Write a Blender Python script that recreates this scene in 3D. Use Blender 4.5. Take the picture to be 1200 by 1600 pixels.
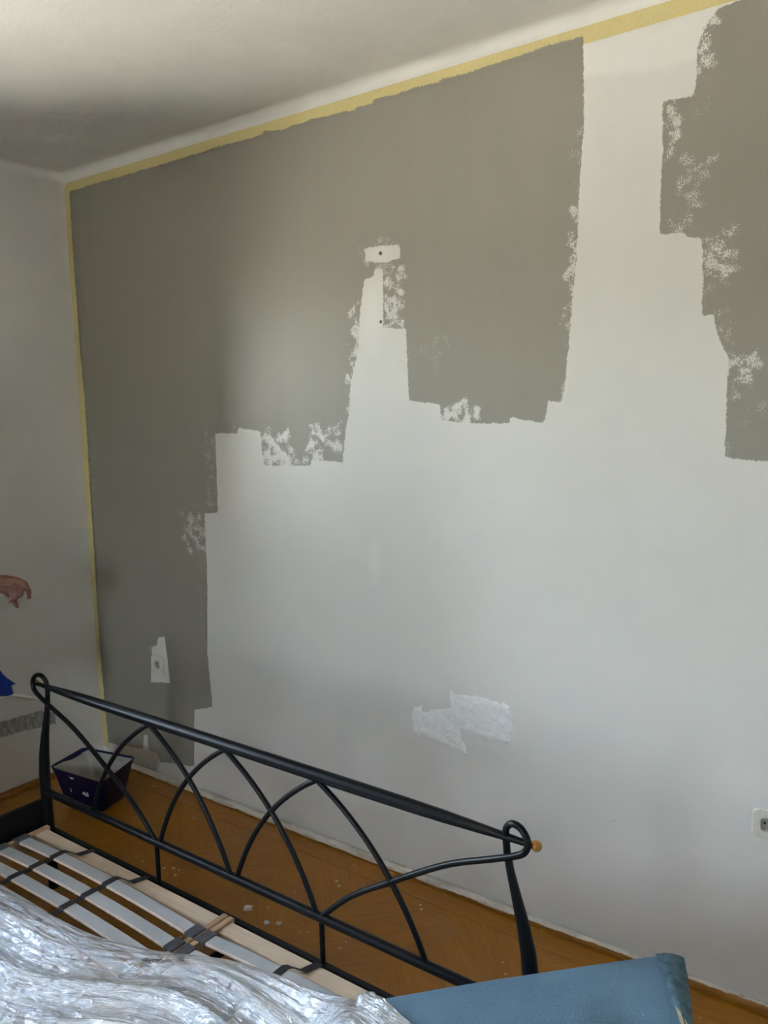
import bpy, bmesh, math, random
import numpy as np
from mathutils import Vector, Matrix, noise as mnoise

random.seed(7)
PI = math.pi
scene = bpy.context.scene
for o in list(bpy.data.objects):
    bpy.data.objects.remove(o, do_unlink=True)
col = scene.collection

# ---------------------------------------------------------------- camera
F, YAW, PITCH, ROLL = 1301.104, 0.640463, 0.131253, -0.0234343
CAM = Vector((3.32999, -2.208737, 1.630527))
fwd = Vector((-math.sin(YAW) * math.cos(PITCH), math.cos(YAW) * math.cos(PITCH), -math.sin(PITCH)))
rgt0 = Vector((math.cos(YAW), math.sin(YAW), 0))
up0 = rgt0.cross(fwd)
rgt = math.cos(ROLL) * rgt0 + math.sin(ROLL) * up0
upv = -math.sin(ROLL) * rgt0 + math.cos(ROLL) * up0
cd = bpy.data.cameras.new('camera')
cam = bpy.data.objects.new('camera', cd)
col.objects.link(cam)
mw = Matrix.Identity(4)
for i, v in enumerate((rgt, upv, -fwd)):
    for j in range(3):
        mw[j][i] = v[j]
mw.translation = CAM
cam.matrix_world = mw
cd.sensor_fit = 'VERTICAL'
cd.sensor_height = 36.0
cd.lens = F * 36.0 / 1600.0
cd.clip_start = 0.02
scene.camera = cam

# ---------------------------------------------------------------- world, sun, exposure
WIN = (-0.86, -2.30, 0.86, 2.30)        # y near corner, y far, sill z, lintel z of the window in the left wall
world = bpy.data.worlds.new('sky')
scene.world = world
world.use_nodes = True
wn = world.node_tree
wn.nodes.clear()
wo = wn.nodes.new('ShaderNodeOutputWorld')
wb = wn.nodes.new('ShaderNodeBackground')
sky = wn.nodes.new('ShaderNodeTexSky')
sky.sky_type = 'NISHITA'
sky.sun_disc = False
sky.sun_elevation = math.radians(48)
sky.sun_rotation = math.radians(90)      # sun stands behind the house, on the +x side
sky.air_density = 1.0
sky.dust_density = 2.5
wb.inputs['Strength'].default_value = 1.5
hz = wn.nodes.new('ShaderNodeHueSaturation')     # hazy, washed-out summer sky
hz.inputs['Saturation'].default_value = 0.55
wn.links.new(sky.outputs[0], hz.inputs['Color'])
wn.links.new(hz.outputs[0], wb.inputs[0])
wn.links.new(wb.outputs[0], wo.inputs[0])

sd_ = bpy.data.lights.new('sun', 'SUN')
sd_.energy = 36.0
sd_.angle = math.radians(0.6)
sd_.color = (1.0, 0.95, 0.88)
sun = bpy.data.objects.new('sun', sd_)
col.objects.link(sun)
sun.rotation_euler = Vector((-math.cos(math.radians(48)), 0.12, -math.sin(math.radians(48)))).to_track_quat('-Z', 'Y').to_euler()

FILL_WIN = (1.8, 2.45, 0.95, 2.20)            # x from, x to, sill z, lintel z of the unseen window added behind the viewer
def portal(loc, direction, w, hgt):
    pl = bpy.data.lights.new('window_sky_portal', 'AREA')
    pl.shape = 'RECTANGLE'
    pl.size = w
    pl.size_y = hgt
    pl.cycles.is_portal = True
    po = bpy.data.objects.new('window_sky_portal', pl)
    col.objects.link(po)
    po.location = loc
    po.rotation_euler = Vector(direction).to_track_quat('-Z', 'Y').to_euler()
portal((-0.31, (WIN[0] + WIN[1]) / 2, (WIN[2] + WIN[3]) / 2), (1, 0, 0), 1.44, 1.44)
portal(((FILL_WIN[0] + FILL_WIN[1]) / 2, -4.45, (FILL_WIN[2] + FILL_WIN[3]) / 2), (0, 1, 0), FILL_WIN[1] - FILL_WIN[0], FILL_WIN[3] - FILL_WIN[2])

vs = scene.view_settings
vs.view_transform = 'Standard'
vs.look = 'None'
vs.gamma = 1.0
vs.use_curve_mapping = False
vs.exposure = 2.58
scene.cycles.max_bounces = 10
scene.cycles.diffuse_bounces = 4
scene.cycles.use_adaptive_sampling = True
scene.cycles.adaptive_threshold = 0.05
scene.cycles.glossy_bounces = 3
scene.cycles.transparent_max_bounces = 12
scene.cycles.caustics_reflective = False
scene.cycles.caustics_refractive = False

# ---------------------------------------------------------------- helpers
def tag(o, label=None, cat=None, group=None, kind=None):
    if label: o['label'] = label
    if cat: o['category'] = cat
    if group: o['group'] = group
    if kind: o['kind'] = kind
    return o

def empty(name, loc=(0, 0, 0), rz=0.0):
    o = bpy.data.objects.new(name, None)
    o.empty_display_size = 0.05
    o.location = loc
    o.rotation_euler = (0, 0, rz)
    col.objects.link(o)
    return o

def link(name, me, mat=None, parent=None, smooth=False):
    o = bpy.data.objects.new(name, me)
    if mat is not None and not me.materials:
        me.materials.append(mat)
    if smooth:
        for f in me.polygons: f.use_smooth = True
    col.objects.link(o)
    if parent is not None:
        o.parent = parent
    return o

def pyd(name, v, f, mat=None, parent=None, smooth=False, loc=None):
    """mesh given in world coordinates; a parent Empty with only a location is compensated"""
    if parent is not None:
        off = world_loc(parent)
        v = [(a[0] - off[0], a[1] - off[1], a[2] - off[2]) for a in v]
    me = bpy.data.meshes.new(name)
    me.from_pydata([tuple(a) for a in v], [], [tuple(a) for a in f])
    me.update()
    return link(name, me, mat, parent, smooth)

def world_loc(o):
    l = Vector(o.location)
    while o.parent is not None:
        o = o.parent
        l += o.location
    return l

class MB:
    def __init__(self):
        self.v, self.f = [], []
    def add(self, v, f):
        n = len(self.v)
        self.v += [tuple(a) for a in v]
        self.f += [tuple(i + n for i in a) for a in f]
        return self
    def box(self, x0, x1, y0, y1, z0, z1, b=0.0):
        if b <= 0:
            v = [(x, y, z) for z in (z0, z1) for y in (y0, y1) for x in (x0, x1)]
            f = [(0, 2, 3, 1), (4, 5, 7, 6), (0, 1, 5, 4), (2, 6, 7, 3), (0, 4, 6, 2), (1, 3, 7, 5)]
            return self.add(v, f)
        bm = bmesh.new()
        bmesh.ops.create_cube(bm, size=1.0)
        for q in bm.verts:
            q.co = Vector(((x0 + x1) / 2 + q.co.x * (x1 - x0), (y0 + y1) / 2 + q.co.y * (y1 - y0), (z0 + z1) / 2 + q.co.z * (z1 - z0)))
        bmesh.ops.bevel(bm, geom=list(bm.edges), offset=b, segments=2, profile=0.5, affect='EDGES')
        bm.verts.index_update()
        self.add([q.co[:] for q in bm.verts], [[w.index for w in f.verts] for f in bm.faces])
        bm.free()
        return self
    def tube(self, pts, r, n=12, cap=True):
        pts = [Vector(q) for q in pts]
        if not hasattr(r, '__len__'): r = [r] * len(pts)
        m = len(pts)
        t = [(pts[min(i + 1, m - 1)] - pts[max(i - 1, 0)]).normalized() for i in range(m)]
        a = Vector((0, 0, 1)) if abs(t[0].z) < 0.9 else Vector((1, 0, 0))
        nrm = (a - t[0] * a.dot(t[0])).normalized()
        v, f = [], []
        for i in range(m):
            nrm = (nrm - t[i] * nrm.dot(t[i])).normalized()
            bn = t[i].cross(nrm)
            for k in range(n):
                an = 2 * PI * k / n
                v.append(pts[i] + (nrm * math.cos(an) + bn * math.sin(an)) * r[i])
        for i in range(m - 1):
            for k in range(n):
                k2 = (k + 1) % n
                f.append((i * n + k, i * n + k2, (i + 1) * n + k2, (i + 1) * n + k))
        if cap:
            f.append(tuple(range(n - 1, -1, -1)))
            f.append(tuple((m - 1) * n + k for k in range(n)))
        return self.add(v, f)
    def sphere(self, c, r, nu=16, nv=10, sc=(1, 1, 1)):
        v, f = [], []
        for j in range(nv + 1):
            th = PI * j / nv
            for i in range(nu):
                ph = 2 * PI * i / nu
                v.append((c[0] + r * sc[0] * math.sin(th) * math.cos(ph), c[1] + r * sc[1] * math.sin(th) * math.sin(ph), c[2] + r * sc[2] * math.cos(th)))
        for j in range(nv):
            for i in range(nu):
                i2 = (i + 1) % nu
                f.append((j * nu + i, (j + 1) * nu + i, (j + 1) * nu + i2, j * nu + i2))
        return self.add(v, f)
    def build(self, name, mat, parent=None, smooth=False, clean=False):
        o = pyd(name, self.v, self.f, mat, parent, smooth)
        if smooth:
            try:
                o.data.set_sharp_from_angle(angle=math.radians(40))
            except Exception:
                pass
        return o

def spline(pts, n=8):
    """Catmull-Rom through the points"""
    p = [Vector(q) for q in pts]
    out = []
    for i in range(len(p) - 1):
        a, b, c, d = p[max(i - 1, 0)], p[i], p[i + 1], p[min(i + 2, len(p) - 1)]
        for k in range(n):
            t = k / n
            out.append(0.5 * ((2 * b) + (c - a) * t + (2 * a - 5 * b + 4 * c - d) * t * t + (3 * b - a - 3 * c + d) * t ** 3))
    out.append(p[-1])
    return out

# ---------------------------------------------------------------- materials
def new_mat(name):
    m = bpy.data.materials.new(name)
    m.use_nodes = True
    nt = m.node_tree
    b = nt.nodes['Principled BSDF']
    return m, nt, b

class N:
    """tiny node helper"""
    def __init__(self, nt): self.nt = nt
    def node(self, t, **kw):
        n = self.nt.nodes.new(t)
        for k, v in kw.items(): setattr(n, k, v)
        return n
    def set(self, sock, v):
        if hasattr(v, 'is_output') or isinstance(v, bpy.types.NodeSocket): self.nt.links.new(v, sock)
        elif v is not None: sock.default_value = v
    def math(self, op, a, b=None, c=None, clamp=False):
        n = self.node('ShaderNodeMath', operation=op, use_clamp=clamp)
        self.set(n.inputs[0], a); self.set(n.inputs[1], b)
        if c is not None: self.set(n.inputs[2], c)
        return n.outputs[0]
    def mix(self, fac, a, b, blend='MIX'):
        n = self.node('ShaderNodeMix', data_type='RGBA', blend_type=blend)
        self.set(n.inputs[0], fac); self.set(n.inputs[6], a); self.set(n.inputs[7], b)
        return n.outputs[2]
    def noise(self, vec, scale, detail=2.0, rough=0.5, dist=0.0):
        n = self.node('ShaderNodeTexNoise')
        n.inputs['Scale'].default_value = scale; n.inputs['Detail'].default_value = detail
        n.inputs['Roughness'].default_value = rough; n.inputs['Distortion'].default_value = dist
        if vec is not None: self.nt.links.new(vec, n.inputs['Vector'])
        return n.outputs['Fac']
    def mapping(self, vec, scale=(1, 1, 1), rot=(0, 0, 0), loc=(0, 0, 0)):
        n = self.node('ShaderNodeMapping')
        n.inputs['Scale'].default_value = scale; n.inputs['Rotation'].default_value = rot; n.inputs['Location'].default_value = loc
        self.nt.links.new(vec, n.inputs['Vector'])
        return n.outputs[0]
    def obj(self): return self.node('ShaderNodeTexCoord').outputs['Object']
    def attr(self, name): return self.node('ShaderNodeAttribute', attribute_name=name).outputs['Fac']
    def ramp(self, x, a, b, va=0.0, vb=1.0, smooth=True):
        n = self.node('ShaderNodeMapRange', interpolation_type='SMOOTHSTEP' if smooth else 'LINEAR')
        n.inputs[3].default_value = va; n.inputs[4].default_value = vb
        self.set(n.inputs[0], x); self.set(n.inputs[1], a); self.set(n.inputs[2], b)
        return n.outputs[0]
    def bump(self, h, strength, dist, normal=None):
        n = self.node('ShaderNodeBump')
        n.inputs['Strength'].default_value = strength; n.inputs['Distance'].default_value = dist
        self.set(n.inputs['Height'], h)
        if normal is not None: self.nt.links.new(normal, n.inputs['Normal'])
        return n.outputs[0]

def C(r, g, b): return (r, g, b, 1.0)

def simple(name, color, rough=0.5, spec=0.5, metal=0.0, var=0.0, vscale=20.0, bump=0.0, bscale=200.0, bdist=0.001):
    m, nt, b = new_mat(name)
    h = N(nt)
    b.inputs['Roughness'].default_value = rough
    b.inputs['Specular IOR Level'].default_value = spec
    b.inputs['Metallic'].default_value = metal
    oc = h.obj()
    if var > 0:
        f = h.noise(oc, vscale, 4.0, 0.6)
        c2 = C(*[max(0.0, k * (1 - var)) for k in color]); c1 = C(*[min(1.0, k * (1 + var)) for k in color])
        h.set(b.inputs['Base Color'], h.mix(h.ramp(f, 0.3, 0.7), c2, c1))
    else:
        b.inputs['Base Color'].default_value = C(*color)
    if bump > 0:
        h.set(b.inputs['Normal'], h.bump(h.noise(oc, bscale, 3.0), bump, bdist))
    return m

WHITE = (0.70, 0.685, 0.65)
GREY = (0.300, 0.278, 0.232)

def coverage(h):
    """how much grey paint lies here: signed distance to the painted outline, frayed by the roller"""
    oc = h.node('ShaderNodeNewGeometry').outputs['Position']
    sd = h.attr('paint')
    dry = h.math('MULTIPLY', h.attr('dry'), h.ramp(h.noise(oc, 26, 3.0, 0.6), 0.34, 0.60, 0.55, 1.10))
    n1 = h.noise(h.mapping(oc, (1, 1, 0.45)), 210, 3.0, 0.6)
    n2 = h.noise(oc, 45, 3.0, 0.6)
    n3 = h.noise(h.mapping(oc, (1, 1, 0.2)), 14, 2.0, 0.5)
    s = h.math('ADD', sd, h.math('MULTIPLY', h.math('SUBTRACT', n1, 0.5), 0.010))
    s = h.math('ADD', s, h.math('MULTIPLY', h.math('SUBTRACT', n2, 0.5), 0.012))
    s = h.math('ADD', s, h.math('MULTIPLY', h.math('SUBTRACT', n3, 0.5), 0.010))
    cov = h.ramp(s, -0.0016, 0.0016)
    sp = h.noise(h.mapping(oc, (1, 1, 0.6)), 330, 3.0, 0.75)
    big = h.noise(oc, 38, 2.0, 0.5)
    spk = h.math('ADD', h.math('MULTIPLY', sp, 0.85), h.math('MULTIPLY', big, 0.15))
    thr = h.math('ADD', h.math('MULTIPLY', dry, 0.62), 0.135)
    lim = h.ramp(spk, h.math('SUBTRACT', thr, 0.035), h.math('ADD', thr, 0.035))
    return h.math('MULTIPLY', cov, lim), oc

def make_wall_mat(name, painted):
    m, nt, b = new_mat(name)
    h = N(nt)
    pos = h.node('ShaderNodeNewGeometry').outputs['Position']
    big = h.noise(pos, 1.6, 3.0, 0.55)
    mid = h.noise(pos, 9.0, 4.0, 0.6)
    white = h.mix(h.ramp(big, 0.3, 0.7), C(*[k * 0.97 for k in WHITE]), C(*[min(1, k * 1.02) for k in WHITE]))
    white = h.mix(h.ramp(mid, 0.35, 0.75, 0.0, 0.25), white, C(0.66, 0.635, 0.59))
    # small scuffs, scratches and flecks
    scuff = h.noise(h.mapping(pos, (1, 1, 2.2)), 38, 3.0, 0.55)
    white = h.mix(h.ramp(scuff, 0.71, 0.76, 0.0, 0.45), white, C(0.42, 0.37, 0.30))
    fine = h.noise(pos, 260, 3.0, 0.6)
    soft = h.noise(pos, 30, 2.0, 0.5)
    b.inputs['Specular IOR Level'].default_value = 0.5
    if painted:
        fresh = h.attr('fresh')
        white = h.mix(fresh, white, C(0.80, 0.785, 0.745))
        cov, oc = coverage(h)
        gv = h.noise(h.mapping(pos, (1, 1, 0.12)), 11, 3.0, 0.6)
        g = h.mix(h.ramp(gv, 0.3, 0.7), C(*[k * 0.985 for k in GREY]), C(*[k * 1.015 for k in GREY]))
        fl = h.noise(pos, 55, 2.0, 0.5)
        g = h.mix(h.ramp(fl, 0.76, 0.80, 0.0, 0.6), g, C(0.12, 0.11, 0.10))
        h.set(b.inputs['Base Color'], h.mix(cov, white, g))
        h.set(b.inputs['Roughness'], h.math('ADD', 0.40, h.math('MULTIPLY', cov, 0.06)))
        hh = h.math('ADD', h.math('MULTIPLY', fine, 0.6), h.math('ADD', h.math('MULTIPLY', soft, 0.8), h.math('MULTIPLY', cov, 0.5)))
    else:
        h.set(b.inputs['Base Color'], white)
        b.inputs['Roughness'].default_value = 0.55
        hh = h.math('ADD', h.math('MULTIPLY', fine, 0.6), h.math('MULTIPLY', soft, 0.8))
    h.set(b.inputs['Normal'], h.bump(hh, 0.22, 0.0016))
    return m

M = {}
M['wall'] = make_wall_mat('painted_wall_plaster', True)
M['plain_wall'] = make_wall_mat('off_white_wall_plaster', False)

def make_tape_mat():
    m, nt, b = new_mat('masking_tape_paper')
    h = N(nt)
    cov, oc = coverage(h)
    cr = h.noise(h.mapping(oc, (1, 1, 0.25)), 420, 3.0, 0.6)
    y = h.mix(h.ramp(cr, 0.3, 0.7), C(0.76, 0.635, 0.27), C(0.82, 0.71, 0.34))
    h.set(b.inputs['Base Color'], h.mix(cov, y, C(*GREY)))
    b.inputs['Roughness'].default_value = 0.55
    b.inputs['Specular IOR Level'].default_value = 0.25
    h.set(b.inputs['Normal'], h.bump(cr, 0.25, 0.0008))
    tr = h.node('ShaderNodeBsdfTransparent')
    mx = h.node('ShaderNodeMixShader')
    h.set(mx.inputs[0], h.math('MULTIPLY', h.math('SUBTRACT', 1.0, cov), 0.22))
    nt.links.new(b.outputs[0], mx.inputs[1]); nt.links.new(tr.outputs[0], mx.inputs[2])
    nt.links.new(mx.outputs[0], nt.nodes['Material Output'].inputs[0])
    return m
M['tape'] = make_tape_mat()

def make_ceiling_mat():
    m, nt, b = new_mat('ceiling_plaster')
    h = N(nt)
    pos = h.node('ShaderNodeNewGeometry').outputs['Position']
    a = h.noise(pos, 70, 4.0, 0.65); c = h.noise(pos, 9, 3.0, 0.5); d = h.noise(pos, 240, 2.0, 0.5)
    h.set(b.inputs['Base Color'], h.mix(h.ramp(c, 0.3, 0.7), C(0.72, 0.705, 0.66), C(0.75, 0.735, 0.69)))
    b.inputs['Roughness'].default_value = 0.6
    b.inputs['Specular IOR Level'].default_value = 0.3
    hh = h.math('ADD', a, h.math('ADD', h.math('MULTIPLY', c, 2.2), h.math('MULTIPLY', d, 0.4)))
    h.set(b.inputs['Normal'], h.bump(hh, 0.35, 0.0025))
    return m
M['ceiling'] = make_ceiling_mat()

def make_parquet_mat():
    m, nt, b = new_mat('lacquered_parquet')
    h = N(nt)
    oi = h.node('ShaderNodeObjectInfo')
    oc = h.obj()
    pos = h.node('ShaderNodeNewGeometry').outputs['Position']
    loc = h.node('ShaderNodeVectorMath', operation='ADD')
    nt.links.new(oc, loc.inputs[0])
    sc = h.node('ShaderNodeVectorMath', operation='SCALE')
    sc.inputs[0].default_value = (3.1, 7.7, 1.3); h.set(sc.inputs['Scale'], h.math('MULTIPLY', oi.outputs['Random'], 9.0))
    nt.links.new(sc.outputs[0], loc.inputs[1])
    g = h.noise(h.mapping(loc.outputs[0], (4, 60, 4)), 2.2, 5.0, 0.65, 0.6)
    gb = h.noise(h.mapping(loc.outputs[0], (1.5, 10, 2)), 2.0, 3.0, 0.5)
    c = h.mix(h.ramp(g, 0.3, 0.7), C(0.29, 0.115, 0.007), C(0.40, 0.172, 0.014))
    c = h.mix(h.ramp(gb, 0.3, 0.7, 0.0, 0.35), c, C(0.25, 0.092, 0.006))
    c = h.mix(h.math('MULTIPLY', oi.outputs['Random'], 0.30), c, C(0.33, 0.125, 0.009))
    # dull worn film and paint flecks (dirt with its own shape)
    dull = h.noise(pos, 3.2, 5.0, 0.65, 0.8)
    c = h.mix(h.ramp(dull, 0.60, 0.78, 0.0, 0.5), c, C(0.33, 0.22, 0.13))
    vo = h.node('ShaderNodeTexVoronoi'); vo.inputs['Scale'].default_value = 24.0; nt.links.new(pos, vo.inputs['Vector'])
    thr = h.ramp(h.noise(pos, 3.7, 2.0, 0.5), 0.42, 0.64, 0.04, 0.14)
    fleck = h.math('LESS_THAN', vo.outputs['Distance'], thr)
    sel = h.math('GREATER_THAN', h.node('ShaderNodeSeparateColor').outputs[0], 0.25)
    sepn = sel.node.inputs[0].links[0].from_node
    nt.links.new(vo.outputs['Color'], sepn.inputs[0])
    c = h.mix(h.math('MULTIPLY', h.math('MULTIPLY', fleck, sel), 0.75), c, C(0.62, 0.55, 0.45))
    h.set(b.inputs['Base Color'], c)
    h.set(b.inputs['Roughness'], h.ramp(dull, 0.45, 0.75, 0.30, 0.55))
    b.inputs['Specular IOR Level'].default_value = 0.45
    h.set(b.inputs['Normal'], h.bump(h.math('ADD', g, h.math('MULTIPLY', h.noise(pos, 14, 2.0), 1.5)), 0.12, 0.0015))
    return m
M['parquet'] = make_parquet_mat()

def make_trim_mat():
    m, nt, b = new_mat('varnished_trim_with_paint')
    h = N(nt)
    pos = h.node('ShaderNodeNewGeometry').outputs['Position']
    s = h.node('ShaderNodeSeparateXYZ'); nt.links.new(pos, s.inputs[0])
    n = h.noise(h.mapping(pos, (0.35, 1, 1)), 26, 4.0, 0.65); n2 = h.noise(pos, 3.0, 2.0, 0.5); n3 = h.noise(h.mapping(pos, (6, 60, 60)), 2.0, 4.0, 0.6)
    wood = h.mix(h.ramp(n3, 0.3, 0.7), C(0.22, 0.085, 0.008), C(0.33, 0.15, 0.022))
    # slopped wall paint runs along the upper edge, thinner to the right
    edge = h.math('ADD', h.ramp(s.outputs['X'], 1.6, 2.9, 0.006, 0.021), h.math('MULTIPLY', h.math('SUBTRACT', n, 0.5), 0.020))
    edge = h.math('ADD', edge, h.math('MULTIPLY', h.math('SUBTRACT', n2, 0.5), 0.006))
    wm = h.ramp(s.outputs['Z'], edge, h.math('ADD', edge, 0.002))
    c = h.mix(wm, wood, h.mix(h.ramp(n, 0.35, 0.6), C(0.50, 0.44, 0.36), C(0.70, 0.67, 0.61)))
    h.set(b.inputs['Base Color'], c)
    h.set(b.inputs['Roughness'], h.math('ADD', 0.35, h.math('MULTIPLY', wm, 0.3)))
    h.set(b.inputs['Normal'], h.bump(n, 0.3, 0.002))
    return m
M['trim'] = make_trim_mat()
M['trim_wood'] = simple('varnished_trim_wood', (0.27, 0.11, 0.014), 0.38, var=0.25, vscale=30)
M['black'] = simple('satin_black_steel', (0.0035, 0.0039, 0.0048), 0.38, spec=0.26, var=0.25, vscale=12)
M['ball'] = simple('lacquered_beech_ball', (0.44, 0.19, 0.042), 0.3, var=0.12, vscale=60)

def make_wood(name, c0, c1, stretch, rough=0.5):
    m, nt, b = new_mat(name)
    h = N(nt)
    oc = h.obj()
    w = h.noise(h.mapping(oc, stretch), 3.0, 4.0, 0.6, 1.2)
    w2 = h.noise(h.mapping(oc, tuple(k * 2.5 for k in stretch)), 6.0, 3.0, 0.6)
    c = h.mix(h.ramp(w, 0.35, 0.65), C(*c0), C(*c1))
    c = h.mix(h.ramp(w2, 0.45, 0.75, 0.0, 0.35), c, C(*[k * 0.82 for k in c0]))
    h.set(b.inputs['Base Color'], c)
    b.inputs['Roughness'].default_value = rough
    return m
M['pale_wood'] = make_wood('pale_spruce', (0.70, 0.55, 0.42), (0.78, 0.64, 0.51), (1.2, 14, 14))
M['board_wood'] = make_wood('tan_beech_board', (0.50, 0.33, 0.20), (0.60, 0.41, 0.26), (14, 1.2, 14))
M['slat'] = simple('pale_grey_slat_veneer', (0.50, 0.53, 0.57), 0.42, var=0.05, vscale=15)
M['slat_edge'] = simple('pink_beige_slat_core', (0.80, 0.66, 0.58), 0.6, var=0.1, vscale=40)
M['strap'] = simple('dark_grey_webbing', (0.036, 0.031, 0.030), 0.7, var=0.25, vscale=120, bump=0.4, bscale=500)
M['rubber'] = simple('grey_rubber_holder', (0.10, 0.105, 0.115), 0.5, var=0.15, vscale=50)
M['leg_black'] = simple('black_plastic', (0.02, 0.02, 0.022), 0.5)

def make_blue_fabric():
    m, nt, b = new_mat('worn_blue_felt')
    h = N(nt)
    oc = h.obj()
    a = h.noise(oc, 6.0, 4.0, 0.6); g = h.noise(oc, 190, 3.0, 0.6); fl = h.noise(oc, 75, 2.0, 0.5)
    c = h.mix(h.ramp(a, 0.3, 0.7), C(0.118, 0.215, 0.325), C(0.150, 0.262, 0.385))
    c = h.mix(h.ramp(g, 0.35, 0.75, 0.0, 0.35), c, C(0.20, 0.32, 0.39))
    c = h.mix(h.ramp(fl, 0.775, 0.79, 0.0, 0.8), c, C(0.5, 0.52, 0.5))
    h.set(b.inputs['Base Color'], c)
    b.inputs['Roughness'].default_value = 0.75
    b.inputs['Specular IOR Level'].default_value = 0.25
    h.set(b.inputs['Normal'], h.bump(g, 0.55, 0.003))
    return m
M['blue_felt'] = make_blue_fabric()
M['blue_flap'] = simple('worn_shaded_blue_felt_edge', (0.085, 0.150, 0.190), 0.85, spec=0.2, var=0.3, vscale=60, bump=0.6, bscale=300, bdist=0.002)  # worn felt, darkened in colour for the shade on the right-facing flap
M['cream'] = simple('cream_lining', (0.50, 0.44, 0.33), 0.8, var=0.15, vscale=50)

def make_film():
    m, nt, b = new_mat('clear_plastic_film')
    h = N(nt)
    oc = h.obj()
    nt.nodes.remove(b)
    sx = h.node('ShaderNodeSeparateXYZ'); nt.links.new(oc, sx.inputs[0])
    cx = h.node('ShaderNodeCombineXYZ'); nt.links.new(sx.outputs[0], cx.inputs[0]); h.set(cx.inputs[1], h.attr('across'))
    fine = h.noise(h.mapping(cx.outputs[0], (4.5, 34.0, 1)), 1.0, 5.0, 0.62, 0.6)       # long streaks along the folds
    crk = h.noise(h.mapping(cx.outputs[0], (34.0, 90.0, 1)), 1.0, 4.0, 0.65, 0.8)        # short crinkles
    nm = h.bump(h.math('ADD', h.math('ABSOLUTE', h.math('SUBTRACT', fine, 0.5)), h.math('MULTIPLY', h.math('ABSOLUTE', h.math('SUBTRACT', crk, 0.5)), 0.45)), 1.0, 0.017)
    gl = h.node('ShaderNodeBsdfGlossy'); gl.inputs['Roughness'].default_value = 0.12; gl.inputs['Color'].default_value = C(0.95, 0.97, 1.0)
    nt.links.new(nm, gl.inputs['Normal'])
    df = h.node('ShaderNodeBsdfDiffuse'); df.inputs['Color'].default_value = C(0.92, 0.95, 0.99); nt.links.new(nm, df.inputs['Normal'])
    tl = h.node('ShaderNodeBsdfTranslucent'); tl.inputs['Color'].default_value = C(0.80, 0.84, 0.90)
    tr = h.node('ShaderNodeBsdfTransparent'); tr.inputs['Color'].default_value = C(0.97, 0.975, 0.98)
    m1 = h.node('ShaderNodeMixShader'); m1.inputs[0].default_value = 0.35
    nt.links.new(df.outputs[0], m1.inputs[1]); nt.links.new(tl.outputs[0], m1.inputs[2])
    m2 = h.node('ShaderNodeMixShader')       # milky share of the film
    milk = h.math('ADD', h.attr('milk'), h.ramp(fine, 0.35, 0.65, -0.14, 0.18), clamp=True)
    h.set(m2.inputs[0], milk)
    nt.links.new(tr.outputs[0], m2.inputs[1]); nt.links.new(m1.outputs[0], m2.inputs[2])
    lw = h.node('ShaderNodeLayerWeight'); lw.inputs['Blend'].default_value = 0.35; nt.links.new(nm, lw.inputs['Normal'])
    m3 = h.node('ShaderNodeMixShader')
    h.set(m3.inputs[0], h.math('ADD', 0.30, h.math('MULTIPLY', lw.outputs['Facing'], 0.55), clamp=True))
    nt.links.new(m2.outputs[0], m3.inputs[1]); nt.links.new(gl.outputs[0], m3.inputs[2])
    nt.links.new(m3.outputs[0], nt.nodes['Material Output'].inputs[0])
    return m
M['film'] = make_film()
M['tray'] = simple('dark_blue_plastic', (0.0006, 0.0022, 0.032), 0.35, spec=0.35, var=0.2, vscale=20)
M['residue'] = simple('dried_grey_paint', (0.40, 0.375, 0.32), 0.6, var=0.12, vscale=18, bump=0.3, bscale=60, bdist=0.003)
M['splash'] = simple('white_paint_splash', (0.62, 0.60, 0.55), 0.5)
M['socket'] = simple('ivory_socket_plastic', (0.66, 0.63, 0.55), 0.4, var=0.08, vscale=60)
M['socket_grey'] = simple('grey_socket_insert', (0.34, 0.33, 0.30), 0.45, var=0.15, vscale=90)
M['hole'] = simple('dark_hole', (0.01, 0.01, 0.01), 0.8)
M['pin'] = simple('steel_pin', (0.5, 0.5, 0.48), 0.35, metal=0.9)
M['filler'] = simple('white_wall_filler', (0.80, 0.80, 0.785), 0.6, var=0.05, vscale=40, bump=0.55, bscale=90, bdist=0.003)
def make_patch():
    m, nt, b = new_mat('bare_grey_plaster')
    h = N(nt); oc = h.obj()
    a = h.noise(h.mapping(oc, (1, 1, 0.5)), 60, 4.0, 0.65, 1.0)
    h.set(b.inputs['Base Color'], h.mix(h.ramp(a, 0.35, 0.65), C(0.23, 0.225, 0.20), C(0.44, 0.435, 0.41)))
    b.inputs['Roughness'].default_value = 0.8
    h.set(b.inputs['Normal'], h.bump(a, 0.4, 0.002))
    return m
M['patch'] = make_patch()
M['cable'] = simple('white_cable', (0.88, 0.87, 0.84), 0.45)
M['skin'] = simple('tanned_skin', (0.175, 0.075, 0.050), 0.5, spec=0.4, var=0.16, vscale=35, bump=0.2, bscale=300)
M['nail'] = simple('finger_nail', (0.50, 0.30, 0.23), 0.35)
M['blue_cloth'] = simple('royal_blue_cotton', (0.006, 0.022, 0.14), 0.85, spec=0.2, var=0.2, vscale=30, bump=0.4, bscale=500)
M['shirt'] = simple('dark_grey_cotton', (0.06, 0.06, 0.065), 0.85, spec=0.2, var=0.2, vscale=20)
M['hair'] = simple('dark_brown_hair', (0.03, 0.02, 0.014), 0.6, var=0.3, vscale=90)
M['frame'] = simple('white_window_lacquer', (0.74, 0.73, 0.70), 0.35)
M['ground'] = simple('pale_sunlit_paving', (0.40, 0.375, 0.335), 0.9, var=0.2, vscale=0.3)
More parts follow.
